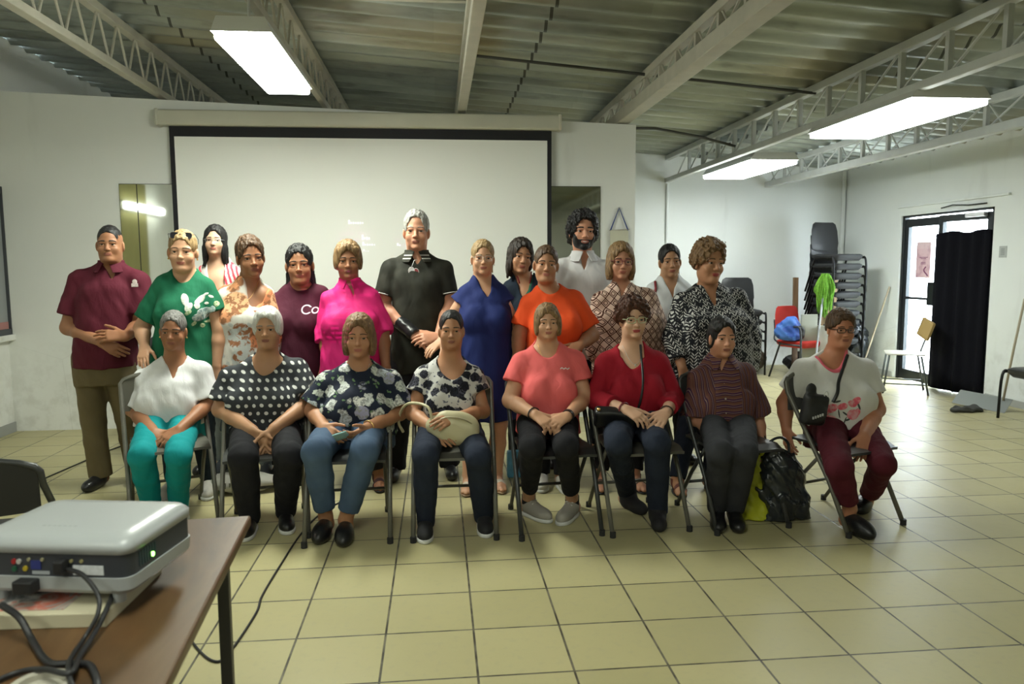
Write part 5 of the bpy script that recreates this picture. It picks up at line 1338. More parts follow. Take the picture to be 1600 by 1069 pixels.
# P7 tall man in black polo
p = Person(4.98, (650, 330, 391), (600, 410, 702, 410), [(440, 612, 696, .13, .12), (490, 614, 694, .15, .12), (545, 612, 694, .16, .12), (580, 612, 694, .14, .13)],
    'tall grey-haired man in dark polo with white-trimmed collar and black wrist brace', SK['rosy'], hrot=(-.01, .0, -.03), face=dict(jaw=.8, fat=.3, nose=1.1), neckr=.062)
p.fopt = dict(brow=HAIRM['greybrow'], lip=LIPD, brow_t=.0028)
p.arm('L', (598, 478, -.01), (645, 522, -.2), (668, 536, -.26), n=(-.2, -.8, .6), r=(.057, .047, .042, .030), hs=1.1)
p.arm('R', (702, 476, -.01), (685, 528, -.2), (662, 530, -.25), n=(.2, -.8, .6), r=(.057, .047, .042, .030), hs=1.1, curl=(.3, .5, .3))
stand_legs(p, ((617, 752), (703, 748))); p.body()
p.hair(HAIRM['grey'], (.006, .012, .018), -.028, (0.065, 0.088, -0.002), nape=.5, amp=.003, cuts=[((0, -.1, .06), (.05, .05, .035))])
bp = printed('black_pique', None, lambda t, x, y, z, c: t.mix(t.step(t.noise(c, 7.0), .5, .2), (.014, .014, .010), (.026, .026, .018)))
st = p.top('polo_shirt', bp, p.w(650, 585)[2], ('v', 652, 416, .042), dict(L=.70, R=.70), slr=1.15)
trim = plain('white_trim', (.55, .55, .52), .7)
def cstripe(t, x, y, z, c):
    zz = t.math('SUBTRACT', z, float(p.nb[2])); a = t.math('LESS_THAN', t.math('ABSOLUTE', t.math('ADD', zz, .012)), .0035); b2 = t.math('LESS_THAN', t.math('ABSOLUTE', t.math('ADD', zz, .034)), .0035)
    return t.mix(t.math('MAXIMUM', a, b2), (.03, .03, .022), (.5, .5, .46))
p.collar(printed('trimmed_rib', None, cstripe), parent=st, rn=.074, hgt=.052)
for a in p.arms:
    J, E, r = a['J'], a['E'], a['r']; e = J + (E - J) * .685; d = N3(E - J); u = N3(np.cross(d, (0, 1, .1))); v = np.cross(d, u); R = (r[0] + (r[1] - r[0]) * .7 + .0175) * 1.16
    m = MB(); m.tube([e + (u * math.cos(k * PI / 14) + v * math.sin(k * PI / 14)) * R for k in range(28)], .004, 6, True); m.build('sleeve_trim', trim, st, 180)
s = S(); a = p.arms[0]; s.rc(a['E'] + (a['W'] - a['E']) * .58, a['W'] + (a['H'] - a['W']) * .25, .048, .043); s.cut(a['E'] + (a['W'] - a['E']) * .58, a['E'] - a['W'], .003); s.cut(a['W'] + (a['H'] - a['W']) * .18, a['W'] - a['E'], .003); s.noise(.002, (60, 60, 60), None, 2)
br = sculpt('wrist_brace', s, BLACKL, p.o, .005)
m = MB(); g = p.w(644, 418, -.14); g[1] = p.surf(g[0], g[2], p.topS) - .006
for dz, sx in ((-.022, -.006), (-.03, .022)):
    m.tube([g + np.array([sx + .019 * math.cos(k * PI / 9), -.004, dz + .024 * math.sin(k * PI / 9)]) for k in range(18)], .0022, 6, True)
m.tube([g + np.array([-.006, -.004, .0]), g + np.array([.012, -.002, .045]), g + np.array([.03, .0, .05])], .0022, 6)
gl = m.build('reading_glasses', plain('white_frame', (.7, .66, .66), .35), p.o, 180)
m = MB(); m.poly([g + np.array([-.006 + .018 * math.cos(k * PI / 9), -.0045, -.022 + .023 * math.sin(k * PI / 9)]) for k in range(18)], (0, .001, 0)); m.build('lens', plain('pale_lens', (.62, .60, .62), .15), gl)
m = MB(); m.poly([g + np.array([.022 + .018 * math.cos(k * PI / 9), -.0045, -.03 + .023 * math.sin(k * PI / 9)]) for k in range(18)], (0, .001, 0)); m.build('lens', plain('red_lens', (.25, .05, .06), .15), gl)
p.pants('trousers', BLACKT, (1.05, 1.05), grow=.02, slim=.6, flare=.01); p.shoes(BLACKL)
# P8 woman in navy dress
p = Person(4.72, (754, 375, 430), (718, 450, 791, 448), [(480, 717, 799, .13, .12), (530, 719, 800, .15, .13), (570, 720, 800, .16, .14), (620, 722, 800, .16, .15)],
    'blond woman in navy V-neck dress with clear-rimmed glasses', SK['fair'], hrot=(.0, .02, .03), face=dict(jaw=.55, fat=.4), bust=.05)
p.fopt = dict(brow=HAIRM['lightbrown'], smile=.15)
p.arm('L', (700, 506, .03), (689, 534, -.10), (660, 556, -.22), n=(-.25, -.6, .75), r=(.048, .040, .036, .026), curl=(.15, .3, .25)); p.arm('R', (805, 510, .0), (797, 570, -.03), r=(.048, .040, .036, .026))
stand_legs(p, ((733, 772), (778, 768)), 'sandal'); p.body()
p.hair(HAIRM['blond'], (.006, .010, .010), -.05, (0.066, 0.094, -0.014), after=[((.066, .0, -.03), (.07, .0, -.10), .007, .004), ((-.066, .0, -.03), (-.068, .0, -.09), .006, .004)])
nv = cloth('navy_crepe', (.012, .022, .115), .8)
hz = p.w(760, 658, -.1)[2]; bz = p.w(760, 640)[2]
cxx = p.w(761, 640)[0]
p.top('dress', nv, hz, ('v', 763, 470, .062), dict(L=.28, R=.28), slr=1.35, lower=[(hz - .03, cxx, 0, .185, .15, .15), (bz, cxx, 0, .18, .155, .16)], fold=.004)
p.shoes(plain('cream_strap', (.55, .50, .42), .6), plain('tan_sole', (.30, .20, .12), .7), 'sandal')
p.glasses(plain('clear_frame', (.60, .55, .52), .25), .025, .019, r=.0013); p.earrings(SILVER)
# P10 woman in orange tee
p = Person(4.66, (853, 384, 441), (818, 464, 908, 458), [(490, 822, 907, .14, .12), (530, 824, 906, .16, .13), (580, 822, 908, .17, .14), (630, 820, 908, .16, .15)],
    'woman in bright orange T-shirt with brown hair pulled back', SK['tan'], hrot=(.0, .06, -.06), face=dict(jaw=.7, fat=.7, w=1.06), bust=.055)
p.fopt = dict(brow=HAIRM['dark'], smile=.35)
p.arm('L', (812, 520, .0), (808, 575, -.03), r=(.055, .046, .040, .028)); p.arm('R', (925, 524, -.02), (907, 539, -.16), (888, 552, -.22), n=(.15, -.75, .65), r=(.055, .046, .040, .028), curl=(.2, .35, .25))
stand_legs(p, ((850, 765), (882, 769))); p.body()
p.hair(HAIRM['brown'], (.006, .010, .010), -.045, (0.064, 0.092, -0.014))
p.top('t_shirt', cloth('orange_jersey', (.78, .085, .018)), p.w(860, 640)[2], ('round', 862, 460, .072), dict(L=.78, R=.80), slr=1.2)
p.pants('trousers', BLACKT); p.shoes(OFFW, WHITEP, 'lace', 'sneaker'); p.earrings(SILVER)
# P12 woman in diamond print
p = Person(4.85, (970, 379, 437), (929, 460, 1022, 455), [(490, 928, 1030, .13, .12), (535, 926, 1034, .15, .13), (580, 926, 1036, .16, .14), (640, 926, 1036, .16, .15)],
    'woman with chin-length brown bob and glasses in brown diamond-print blouse', SK['rosy'], hrot=(.02, .02, -.02), face=dict(jaw=.5, fat=.5), bust=.055)
p.fopt = dict(brow=HAIRM['brown'], smile=.25)
p.arm('L', (928, 535, .0), (938, 570, -.14), (950, 586, -.2), r=(.055, .046, .040, .026)); p.arm('R', (1036, 530, .0), (1026, 570, -.08), r=(.055, .046, .040, .026))
stand_legs(p, ((942, 768), (997, 768)), 'sandal'); p.body()
p.hair(HAIRM['highlight'], (.014, .014, .014), -.125, (0.060, 0.092, -0.018), add=[((-.072, .0, -.05), (.026, .055, .085)), ((.072, .0, -.05), (.026, .055, .085)), ((0, .06, -.05), (.075, .05, .085))], ears=False, nape=.1, after=[((.012, -.072, .085), (.060, -.055, .02), .015, .012), ((.0, -.072, .085), (-.058, -.055, .035), .014, .012)])
p.top('blouse', printed('diamond_print', None, diamonds((.70, .52, .43), (.075, .022, .014))), p.w(980, 650)[2], ('v', 973, 466, .05), dict(L=1.75, R=1.75), slr=1.35, fold=.004)
p.pants('trousers', BLACKT, (.92, .92)); p.shoes(plain('brown_strap', (.10, .06, .04), .6), BLACKL, 'sandal'); p.glasses(REDM, .025, .018, r=.0022); p.earrings(SILVER)
# P14 woman in black and white print
p = Person(4.72, (1108, 376, 442), (1058, 462, 1162, 455), [(495, 1058, 1166, .15, .13), (540, 1052, 1172, .18, .14), (590, 1050, 1172, .19, .15), (640, 1050, 1168, .18, .16)],
    'woman with fluffy light-brown hair in black and white print tunic', SK['tan'], hrot=(.05, .04, .25), face=dict(jaw=.6, fat=.6, nose=1.15), bust=.055)
p.fopt = dict(brow=HAIRM['brown'], lip=LIPR, gaze=-.06)
p.arm('L', (1053, 530, .0), (1066, 575, -.14), (1071, 605, -.18), r=(.056, .048, .042, .028)); p.arm('R', (1172, 525, .0), (1168, 590, -.02), r=(.056, .048, .042, .028))
stand_legs(p, ((1066, 775), (1118, 772)), 'sandal'); p.body()
p.hair(HAIRM['lightbrown'], (.020, .018, .026), -.030, (0.064, 0.088, -0.014), add=[((-.070, .02, .01), (.03, .055, .05)), ((.068, .02, .02), (.028, .055, .045))], ears=False, nape=.45, curly=.005, after=[((-.03, -.07, .088), (.045, -.062, .085), .02, .02)])
p.top('tunic', printed('herringbone_print', None, chevron((.010, .011, .016), (.60, .60, .58))), p.w(1110, 655)[2], ('v', 1117, 478, .06), dict(L=1.75, R=1.8), slr=1.45, fold=.004, grow=.004)
p.pants('trousers', cloth('navy_slacks', (.010, .014, .026)), (1.0, 1.0)); p.shoes(plain('red_brown_strap', (.16, .05, .04), .6), BLACKL, 'sandal')
# ------------------------------------------------------------------ the seated front row
def sit_legs(p, KL, KR, AL, AR, TL, TR, dk=-.42, r=(.076, .058, .052, .035), da=.13, hipx=.085, dks=None):
    for i, (sd, K, A, T) in enumerate((('L', KL, AL, TL), ('R', KR, AR, TR))):
        d = dk if dks is None else dks[i]
        Tw = p.g(*T); Aw = p.w(A[0], A[1], Tw[1] + da)
        p.leg(sd, K=p.w(K[0], K[1], d), A=Aw, T=Tw, r=r)
# P15 woman in white blouse and teal trousers
p = Person(4.50, (269, 486, 547), (211, 583, 325, 568), [(595, 219, 317, .12, .11), (630, 217, 318, .13, .12), (665, 213, 322, .14, .13), (700, 214, 322, .13, .15)],
    'seated woman in white blouse and teal trousers with grey hair tied back', SK['brown'], hrot=(.10, .05, .12), seated=True, face=dict(jaw=.4, fat=.2, nose=1.1), bust=.04)
p.fopt = dict(brow=HAIRM['dark'], lip=LIPD)
p.arm('L', (207, 640, -.02), (241, 676, -.28), (271, 690, -.34), n=(-.1, -.45, .85), r=(.050, .040, .036, .026)); tr = p.arm('R', (327, 630, -.02), (280, 671, -.29), (252, 690, -.36), n=(.1, -.5, .85), r=(.050, .040, .036, .026), curl=(.25, .4, .3))
sit_legs(p, (222, 712), (279, 712), (236, 789), (279, 789), (236, 820), (284, 815)); p.body()
p.hair(HAIRM['saltdark'], (.004, .008, .008), -.04, (0.066, 0.092, -0.010), amp=.0018)
p.top('blouse', cloth('white_knit', (.66, .66, .67)), .50, (('v', 270, 594, .05), ('round', 268, 575, .065)), dict(L=.88, R=.86), slr=1.3, fold=.004)
p.pants('trousers', cloth('teal_cotton', (.004, .235, .25)), (1.05, 1.05), slim=.8); p.shoes(OFFW, WHITEP, 'lace', 'sneaker'); p.ring(tr[8], GOLD); p.earrings(GOLD)
# P16 woman in polka dots
p = Person(4.28, (417, 481, 545), (348, 578, 476, 566), [(600, 357, 474, .14, .12), (635, 353, 476, .16, .13), (665, 348, 480, .18, .14), (705, 350, 482, .16, .16)],
    'seated white-haired woman in dark polka-dot blouse and black trousers', SK['olive'], hrot=(.02, .0, .02), seated=True, face=dict(jaw=.8, fat=.6, nose=1.05), bust=.055)
p.fopt = dict(brow=HAIRM['greybrow'], lip=LIPD)
p.arm('L', (345, 640, -.05), (395, 672, -.30), (418, 711, -.35), n=(-.75, -.6, .2), r=(.054, .046, .040, .028), curl=(.05, .1, .1)); tr = p.arm('R', (483, 630, -.05), (428, 669, -.30), (413, 711, -.35), n=(.8, -.55, .2), r=(.054, .046, .040, .028), curl=(.05, .1, .1))
sit_legs(p, (380, 715), (452, 712), (391, 810), (446, 800), (384, 842), (449, 832), r=(0.085, 0.065, 0.058, 0.040)); p.body()
p.hair(HAIRM['white'], (.012, .012, .016), -.052, (0.064, 0.096, -0.016), add=[((-.066, .005, -.012), (.020, .05, .045)), ((.066, .005, -.012), (.020, .05, .045))], ears=False, nape=.35, amp=.0018, after=[((-.03, -.068, .082), (.045, -.062, .07), .012, .012)])
p.top('blouse', printed('polka_dots', None, polka((.030, .033, .038), (.60, .60, .58), .043, .23)), .50, ('round', 413, 588, .085), dict(L=.78, R=.72), slr=1.35, fold=.004)
p.pants('trousers', BLACKT, (1.02, 1.02)); p.shoes(BLACKL, WHITEP, 'shoe', 'sneaker'); p.ring(tr[8], GOLD)
# P17 woman in navy floral blouse with phone
p = Person(4.16, (560, 491, 560), (497, 586, 622, 582), [(605, 508, 612, .14, .12), (635, 502, 616, .16, .13), (662, 494, 622, .18, .14), (700, 494, 620, .16, .16)],
    'seated woman in navy floral blouse and jeans holding a phone', SK['tan'], hrot=(.05, .02, .02), seated=True, face=dict(jaw=.6, fat=.5), bust=.055)
p.fopt = dict(brow=HAIRM['brown'])
p.arm('L', (489, 642, -.03), (506, 668, -.26), (531, 688, -.36), n=(-.5, -.75, .35), r=(.052, .044, .039, .026), curl=(.35, .45, .3)); p.arm('R', (624, 645, -.03), (572, 669, -.28), (542, 685, -.37), n=(.3, -.6, -.75), r=(.052, .044, .039, .026), curl=(.3, .5, .35))
sit_legs(p, (494, 706), (570, 706), (509, 808), (540, 812), (499, 850), (537, 854), r=(0.083, 0.062, 0.054, 0.036), da=.14); p.body(); PHONE = (p, p.w(533, 681, -.40))
p.hair(HAIRM['lightbrown'], (.012, .014, .014), -.115, (0.060, 0.094, -0.018), add=[((-.070, .0, -.04), (.024, .055, .08)), ((.074, .0, -.04), (.026, .055, .08)), ((0, .06, -.05), (.075, .05, .08))], ears=False, nape=.1, after=[((-.005, -.072, .082), (-.060, -.05, .02), .016, .014), ((.0, -.070, .085), (.060, -.05, .03), .012, .012)])
p.top('blouse', printed('navy_floral', None, floral((.010, .014, .030), [(.56, .58, .56), (.42, .46, .50), (.62, .62, .58), (.30, .30, .42), (.50, .54, .48)], 16.0, .56, (.12, .20, .10))), .49, ('round', 563, 583, .07), dict(L=.82, R=.82), slr=1.5, fold=.004, grow=.004)
p.pants('jeans', BLUEJ, (.84, .84)); p.shoes(BLACKL, None, 'clog', 'clog'); p.bracelet('R', GOLD); p.necklace(SILVER, drop=.10, w=.06)
# P18 woman with beige handbag
p = Person(4.14, (705, 485, 547), (651, 577, 752, 577), [(600, 660, 744, .11, .11), (635, 662, 742, .12, .11), (665, 660, 744, .13, .13), (700, 656, 748, .13, .15)],
    'seated woman in scoop-neck white floral top with beige handbag on her lap', SK['tan'], hrot=(.0, .0, -.03), seated=True, face=dict(jaw=.5, fat=.1, nose=1.1), bust=.03)
p.fopt = dict(brow=HAIRM['dark'], lip=LIPD)
p.arm('L', (644, 646, -.03), (676, 668, -.27), (704, 692, -.36), n=(-.25, -.85, .5), r=(.046, .038, .035, .025), curl=(.2, .3, .2)); p.arm('R', (755, 643, -.03), (712, 652, -.29), (682, 662, -.38), n=(.15, -.75, .65), r=(.046, .038, .035, .025), curl=(.2, .35, .25))
sit_legs(p, (665, 712), (746, 712), (665, 816), (756, 806), (664, 845), (759, 836), r=(0.075, 0.058, 0.052, 0.037)); p.body(); BAGW = p
p.hair(HAIRM['black'], (.003, .006, .007), -.04, (0.066, 0.092, -0.008), amp=.0015)
p.top('top', printed('white_floral', None, floral((.50, .49, .47), [(.012, .013, .022), (.02, .02, .035), (.06, .06, .085)], 21.0, .60, (.12, .12, .16), 2.0)), .49, ('round', 707, 594, .088), dict(L=.42, R=.42), slr=1.35, fold=.003)
p.pants('jeans', JEANS, (1.04, 1.04)); p.shoes(plain('black_mesh', (.014, .014, .016), .8), WHITEP, 'shoe', 'sneaker')
# P19 woman in coral tee
p = Person(4.12, (855, 475, 532), (803, 555, 910, 552), [(590, 812, 900, .13, .12), (625, 812, 898, .14, .12), (655, 808, 902, .16, .14), (690, 806, 906, .15, .15)],
    'seated woman in coral T-shirt, black leggings and grey-white sneakers', SK['fair'], hrot=(.0, .0, -.02), seated=True, face=dict(jaw=.6, fat=.5), bust=.05)
p.fopt = dict(brow=HAIRM['brown'], smile=.25)
p.arm('L', (797, 626, -.04), (836, 648, -.28), (860, 665, -.36), n=(-.1, -.6, .8), r=(.050, .043, .038, .027), curl=(.4, .6, .4)); tr = p.arm('R', (914, 622, -.04), (886, 651, -.28), (860, 664, -.37), n=(.1, -.6, .8), r=(.050, .043, .038, .027), curl=(.4, .6, .4))
sit_legs(p, (832, 698), (884, 698), (826, 778), (894, 780), (855, 816), (877, 820), r=(0.083, 0.062, 0.052, 0.034)); p.body()
p.hair(HAIRM['highlight'], (.012, .014, .014), -.100, (0.061, 0.092, -0.020), add=[((-.070, .0, -.03), (.022, .055, .065)), ((.074, .0, -.035), (.024, .055, .075)), ((0, .06, -.04), (.075, .05, .075))], ears=False, nape=.15, after=[((-.02, -.072, .084), (.058, -.052, .03), .016, .014)])
p.top('t_shirt', cloth('coral_jersey', (.74, .135, .135)), .475, ('round', 857, 560, .075), dict(L=.52, R=.54), slr=1.2, fold=.003)
c0 = p.w(884, 577, -.12)
p.decal('chest_print', plain('white_ink', (.7, .62, .62), .6), lambda x, z: np.maximum(np.abs(x - c0[0]) - .028, np.abs(z - c0[2] + .1 * (x - c0[0]) - .003 * np.sin(300 * x)) - .0035), [c0 - (.05, .15, .02), c0 + (.05, .25, .02)], h=.002)
p.pants('leggings', BLACKT, (.80, .80), grow=.006, fold=.002); p.shoes(cloth('beige_grey_mesh', (.33, .31, .27), .75), WHITEP, 'lace', 'sneaker')
p.necklace(GOLD, drop=.11, w=.058); p.bracelet('L', BLACKP, .95, .004); p.bracelet('R', BLACKP, .95, .004, 'wrist_watch', .010); p.ring(tr[5], SILVER); p.earrings(GOLD)
for l in p.legs:
    m = MB(); a = l['A']; m.cyl(a + np.array([0, .0, -.03]), a + np.array([0, 0, .02]), l['r'][3] + .006, n=20); m.build('sock', BLACKT, p.o, 50)
# P20 woman in red top
p = Person(4.12, (989, 466, 530), (936, 556, 1041, 554), [(590, 944, 1034, .13, .12), (625, 944, 1034, .15, .12), (655, 940, 1038, .16, .14), (690, 940, 1040, .15, .15)],
    'seated woman in red scoop-neck top with curly auburn hair and pale green glasses', SK['pale'], hrot=(.02, -.03, .02), seated=True, face=dict(jaw=.5, fat=.35), bust=.055)
p.fopt = dict(brow=HAIRM['auburn'], lip=LIPR)
p.arm('L', (930, 624, -.04), (978, 640, -.28), (1004, 655, -.36), n=(-.1, -.6, .8), r=(.050, .043, .038, .026), curl=(.4, .55, .3)); tr = p.arm('R', (1052, 622, -.04), (1041, 645, -.28), (1018, 668, -.38), n=(.1, -.6, .8), r=(.050, .043, .038, .026), curl=(.1, .2, .15), spread=1.25)
sit_legs(p, (965, 692), (1026, 692), (980, 768), (1027, 796), (1001, 804), (1030, 830), r=(0.079, 0.060, 0.052, 0.038)); p.body(); REDW = p
p.hair(HAIRM['auburn'], (.020, .020, .028), -.03, (0.062, 0.090, -0.020), add=[((-.072, .01, .02), (.034, .055, .05)), ((.074, .01, .025), (.032, .055, .05))], ears=False, nape=.4, curly=.0075, amp=.001, after=[((-.04, -.068, .08), (.045, -.066, .082), .022, .02)])
p.top('top', cloth('red_knit', (.29, .008, .020)), .50, (('round', 991, 576, .074), ('sq', 991, 560, .068)), dict(L=1.62, R=1.62), slr=1.15, fold=.003)
p.pants('jeans', JEANS, (1.04, 1.04), slim=.9); p.shoes(SUEDE, None, 'boot', 'boot'); p.glasses(plain('pale_green_frame', (.55, .62, .40), .35), .025, .017, r=.0022)
p.necklace(SILVER, drop=.10, w=.06, r=.001); p.bracelet('L', REDM, .94, .0045); p.bracelet('R', plain('dark_beads', (.05, .03, .02), .4), .94, .0045); p.ring(tr[8], SILVER)
# P21 woman in striped shirt
p = Person(4.08, (1129, 496, 560), (1082, 580, 1176, 572), [(600, 1090, 1168, .11, .11), (640, 1090, 1170, .12, .12), (675, 1088, 1174, .13, .13), (705, 1092, 1174, .12, .14)],
    'seated thin woman in purple-brown striped shirt and charcoal trousers', SK['rosy'], hrot=(.0, .02, .02), seated=True, face=dict(jaw=.35, fat=.0, w=.95, nose=1.1), bust=.02)
p.fopt = dict(brow=HAIRM['black'], lip=LIPD)
p.arm('L', (1086, 656, -.03), (1134, 684, -.28), (1176, 692, -.35), n=(-.05, -.5, .85), r=(.040, .034, .031, .023), curl=(.1, .15, .15)); p.arm('R', (1184, 650, .0), (1192, 696, -.10), (1202, 716, -.16), n=(.5, -.8, .1), r=(.040, .034, .031, .023), curl=(.5, .6, .4))
sit_legs(p, (1124, 708), (1164, 708), (1121, 794), (1148, 794), (1122, 832), (1153, 832), r=(0.068, 0.055, 0.048, 0.036)); p.body()
p.hair(HAIRM['black'], (.006, .010, .010), -.07, (0.064, 0.094, -0.014), add=[((-.064, .02, -.02), (.018, .045, .05)), ((.066, .02, -.02), (.018, .045, .05))], cuts=[((.088, -.002, -.016), (.022, .026, .036)), ((-.088, -.002, -.016), (.022, .026, .036))], nape=.2, after=[((-.01, -.070, .085), (-.058, -.055, .045), .012, .012)])
sm = printed('striped_cotton', None, stripes)
st = p.top('shirt', sm, .50, ('v', 1131, 583, .04), dict(L=.95, R=.95), slr=1.6, fold=.005, grow=.006)
p.collar(sm, parent=st, rn=.064, flare=.7, hgt=.05, gap=.6)
m = MB()
for y in (600, 622, 644, 664):
    q = p.w(1131, y, -.1); q[1] = p.surf(q[0], q[2], p.topS); m.sphere(q, .006, 6, (1, .5, 1))
m.build('shirt_button', plain('button', (.42, .36, .30), .4), st, 180)
p.pants('trousers', cloth('charcoal_twill', (.030, .031, .036)), (1.0, 1.0), grow=.014, slim=.7); p.shoes(BLACKL, None, 'shoe')
# P22 woman in white flowered tee
p = Person(4.02, (1315, 484, 543), (1247, 566, 1365, 566), [(605, 1262, 1355, .14, .12), (635, 1260, 1358, .16, .13), (662, 1258, 1358, .17, .14), (700, 1256, 1362, .15, .15)],
    'seated woman in white T-shirt with pink flowers, sling bag and maroon trousers', SK['red'], hrot=(.06, .0, -.10), seated=True, face=dict(jaw=.8, fat=.7, w=1.05), bust=.05)
p.fopt = dict(brow=HAIRM['brown'], lip=LIPD, smile=-.1)
p.arm('L', (1226, 630, .10), (1229, 672, .02), (1233, 703, -.05), n=(-.9, -.3, .2), r=(.054, .045, .040, .028)); tr = p.arm('R', (1370, 640, -.06), (1350, 680, -.28), (1344, 724, -.38), n=(.1, -.75, .55), r=(.054, .045, .040, .028), curl=(.15, .2, .15))
sit_legs(p, (1312, 730), (1380, 724), (1328, 795), (1353, 785), (1354, 842), (1343, 806), r=(0.083, 0.058, 0.048, 0.034), dks=(-.44, -.40)); p.body(); SLINGW = p
p.hair(HAIRM['brown'], (.012, .014, .018), -.012, (0.065, 0.090, -0.016), add=[((-.066, .01, .0), (.022, .055, .04)), ((.066, .01, .0), (.022, .055, .04))], ears=False, nape=.45, after=[((-.04, -.068, .072), (.052, -.06, .062), .013, .016)], amp=.003)
tp = p.top('t_shirt', cloth('white_jersey', (.64, .63, .60)), .50, ('round', 1308, 580, .078), dict(L=.60, R=.62), slr=1.2, fold=.003)
nb, rz = p.nb, 0
B = p.w(1308, 580, -.1); zt = nb[2] + .03
p.decal('pink_neckband', cloth('pink_rib', (.62, .12, .16)), lambda x, z: (np.sqrt(((x - B[0]) / .090) ** 2 + ((z - zt) / (zt - B[2] + .012)) ** 2) - 1) * .08, [[B[0] - .13, -.3, B[2] - .03], [B[0] + .13, .02, zt + .03]], off=.004, h=.003)
c0 = p.w(1318, 642, -.18)
fb = [c0 - (.16, .15, .12), c0 + (.17, .30, .12)]
p.decal('flower_print', prnt('flower_ink', (.70, .10, .15), (.72, .36, .38), 50), petals([(.075, .045, .035, .020, .8), (.055, .035, .028, .018, -.4), (-.062, .01, .036, .026, .5), (.0, .022, .030, .020, .2), (.062, -.025, .034, .030, 0), (-.06, -.05, .034, .018, .1), (-.085, -.015, .018, .03, .2), (.09, -.01, .016, .02, 0)]), fb)
p.decal('stem_print', plain('black_ink', (.05, .055, .05), .7), petals([(-.015, -.02, .004, .03, .3), (.02, -.06, .004, .025, -.4), (.02, -.02, .022, .005, -.6), (-.03, .05, .018, .006, .3), (.035, -.055, .014, .006, .4), (.095, .02, .006, .026, .4), (.0, -.07, .012, .004, .8), (-.03, -.075, .014, .004, .2)]), fb)
p.pants('trousers', cloth('maroon_twill', (.075, .008, .016)), (.80, .72), slim=.9); p.shoes(BLACKL, None, 'clog', 'slip_on'); p.glasses(BLACKP, .026, .015, r=.0026); p.earrings(SILVER)
# ------------------------------------------------------------------ bags held or standing by people
p, c = PHONE
t = empty('phone', Vector(p.base + c)); tag(t, 'phone in a pale blue case held by the woman in navy floral', 'phone'); t.rotation_euler = (math.radians(-24), math.radians(-16), math.radians(6))
MB().box((-.036, -.074, -.005), (.036, .074, .003), bev=.004).build('case', plain('pale_blue_case', (.36, .62, .66), .4), t); MB().box((-.033, -.071, .0031), (.033, .071, .0045), bev=.001).build('screen', plain('phone_screen', (.03, .05, .06), .1), t)
p = BAGW; CRM = plain('cream_leather', (.52, .47, .30), .5, var=.1, bump=.15)
s = S(); c = p.w(706, 672, -.30); s.el(c + (0, 0, .02), (.135, .050, .085)); s.el(c + (.05, .0, -.02), (.09, .045, .06), None, .04); s.noise(.004, (40, 40, 40))
o = sculpt('handbag', s, CRM, None, .006); o.location = Vector(p.base); tag(o, 'cream leather handbag held on the lap in jeans', 'handbag')
MB().tube(bez([c + (-.10, -.02, .05), p.w(668, 636, -.30), p.w(642, 630, -.20), p.w(628, 640, -.10), p.w(623, 660, -.05), p.w(630, 675, -.02)]), .008, 8).build('strap', CRM, o, 180)
MB().tube(bez([c + (-.115, -.035, .035), c + (-.03, -.052, .078), c + (.06, -.05, .065), c + (.125, -.02, .02)]), .004, 6).build('zip', plain('zip', (.4, .36, .25), .4, .4), o, 180)
p = REDW; s = S(); c = p.w(962, 652, -.24); s.box(c, (.115, .035, .055), rotm(.5, .05, -.15), .02); s.noise(.003, (30, 30, 30))
o = sculpt('crossbody_bag', s, BLACKL, None, .006); o.location = Vector(p.base); tag(o, 'black crossbody bag on the lap of the woman in red', 'bag')
pts = []
for x, y in ((1005, 540), (1005, 560), (1003, 580), (1000, 600), (996, 622), (992, 638)):
    q = p.w(x, y, -.1); pts.append(np.array([q[0], p.surf(q[0], q[2], p.topS if y > 575 else None) - .007, q[2]]))
MB().tube(bez(pts), .007, 8).build('strap', BLACKL, o, 180)
MB().sphere(c + (-.10, -.03, .05), .010, 8).build('buckle', GOLD, o, 180)
p = SLINGW; s = S(); c = p.w(1272, 640, -.24); s.box(c, (.070, .032, .085), rotm(.1, .12, .1), .025); s.el(c + (0, -.03, -.02), (.055, .02, .05), None, .02); s.el(c + (-.02, 0, .11), (.03, .012, .035), None, .02)
o = sculpt('sling_bag', s, plain('black_nylon', (.011, .011, .012), .6, bump=.2), None, .005); o.location = Vector(p.base); tag(o, 'small black sling bag hanging across the white flowered T-shirt', 'bag')
pts = []
for x, y in ((1331, 556), (1326, 565), (1317, 580), (1308, 596), (1299, 611), (1291, 625)):
    q = p.w(x, y, -.1); pts.append(np.array([q[0], p.surf(q[0], q[2], p.topS) - .006, q[2]]))
MB().tube(bez(pts), .010, 8).build('strap', BLACKL, o, 180)
MB().tube([c + (.055 + .012 * math.cos(k * PI / 8), -.02, .085 + .016 * math.sin(k * PI / 8)) for k in range(16)], .003, 6, True).build('ring', SILVER, o, 180)
m = MB()
for k in range(5): m.box(c + (-.035 + k * .013, -.056, -.042 + k * .004), c + (-.027 + k * .013, -.0515, -.028 + k * .004))
m.build('lettering', plain('pale_lettering', (.45, .45, .45), .6), o)
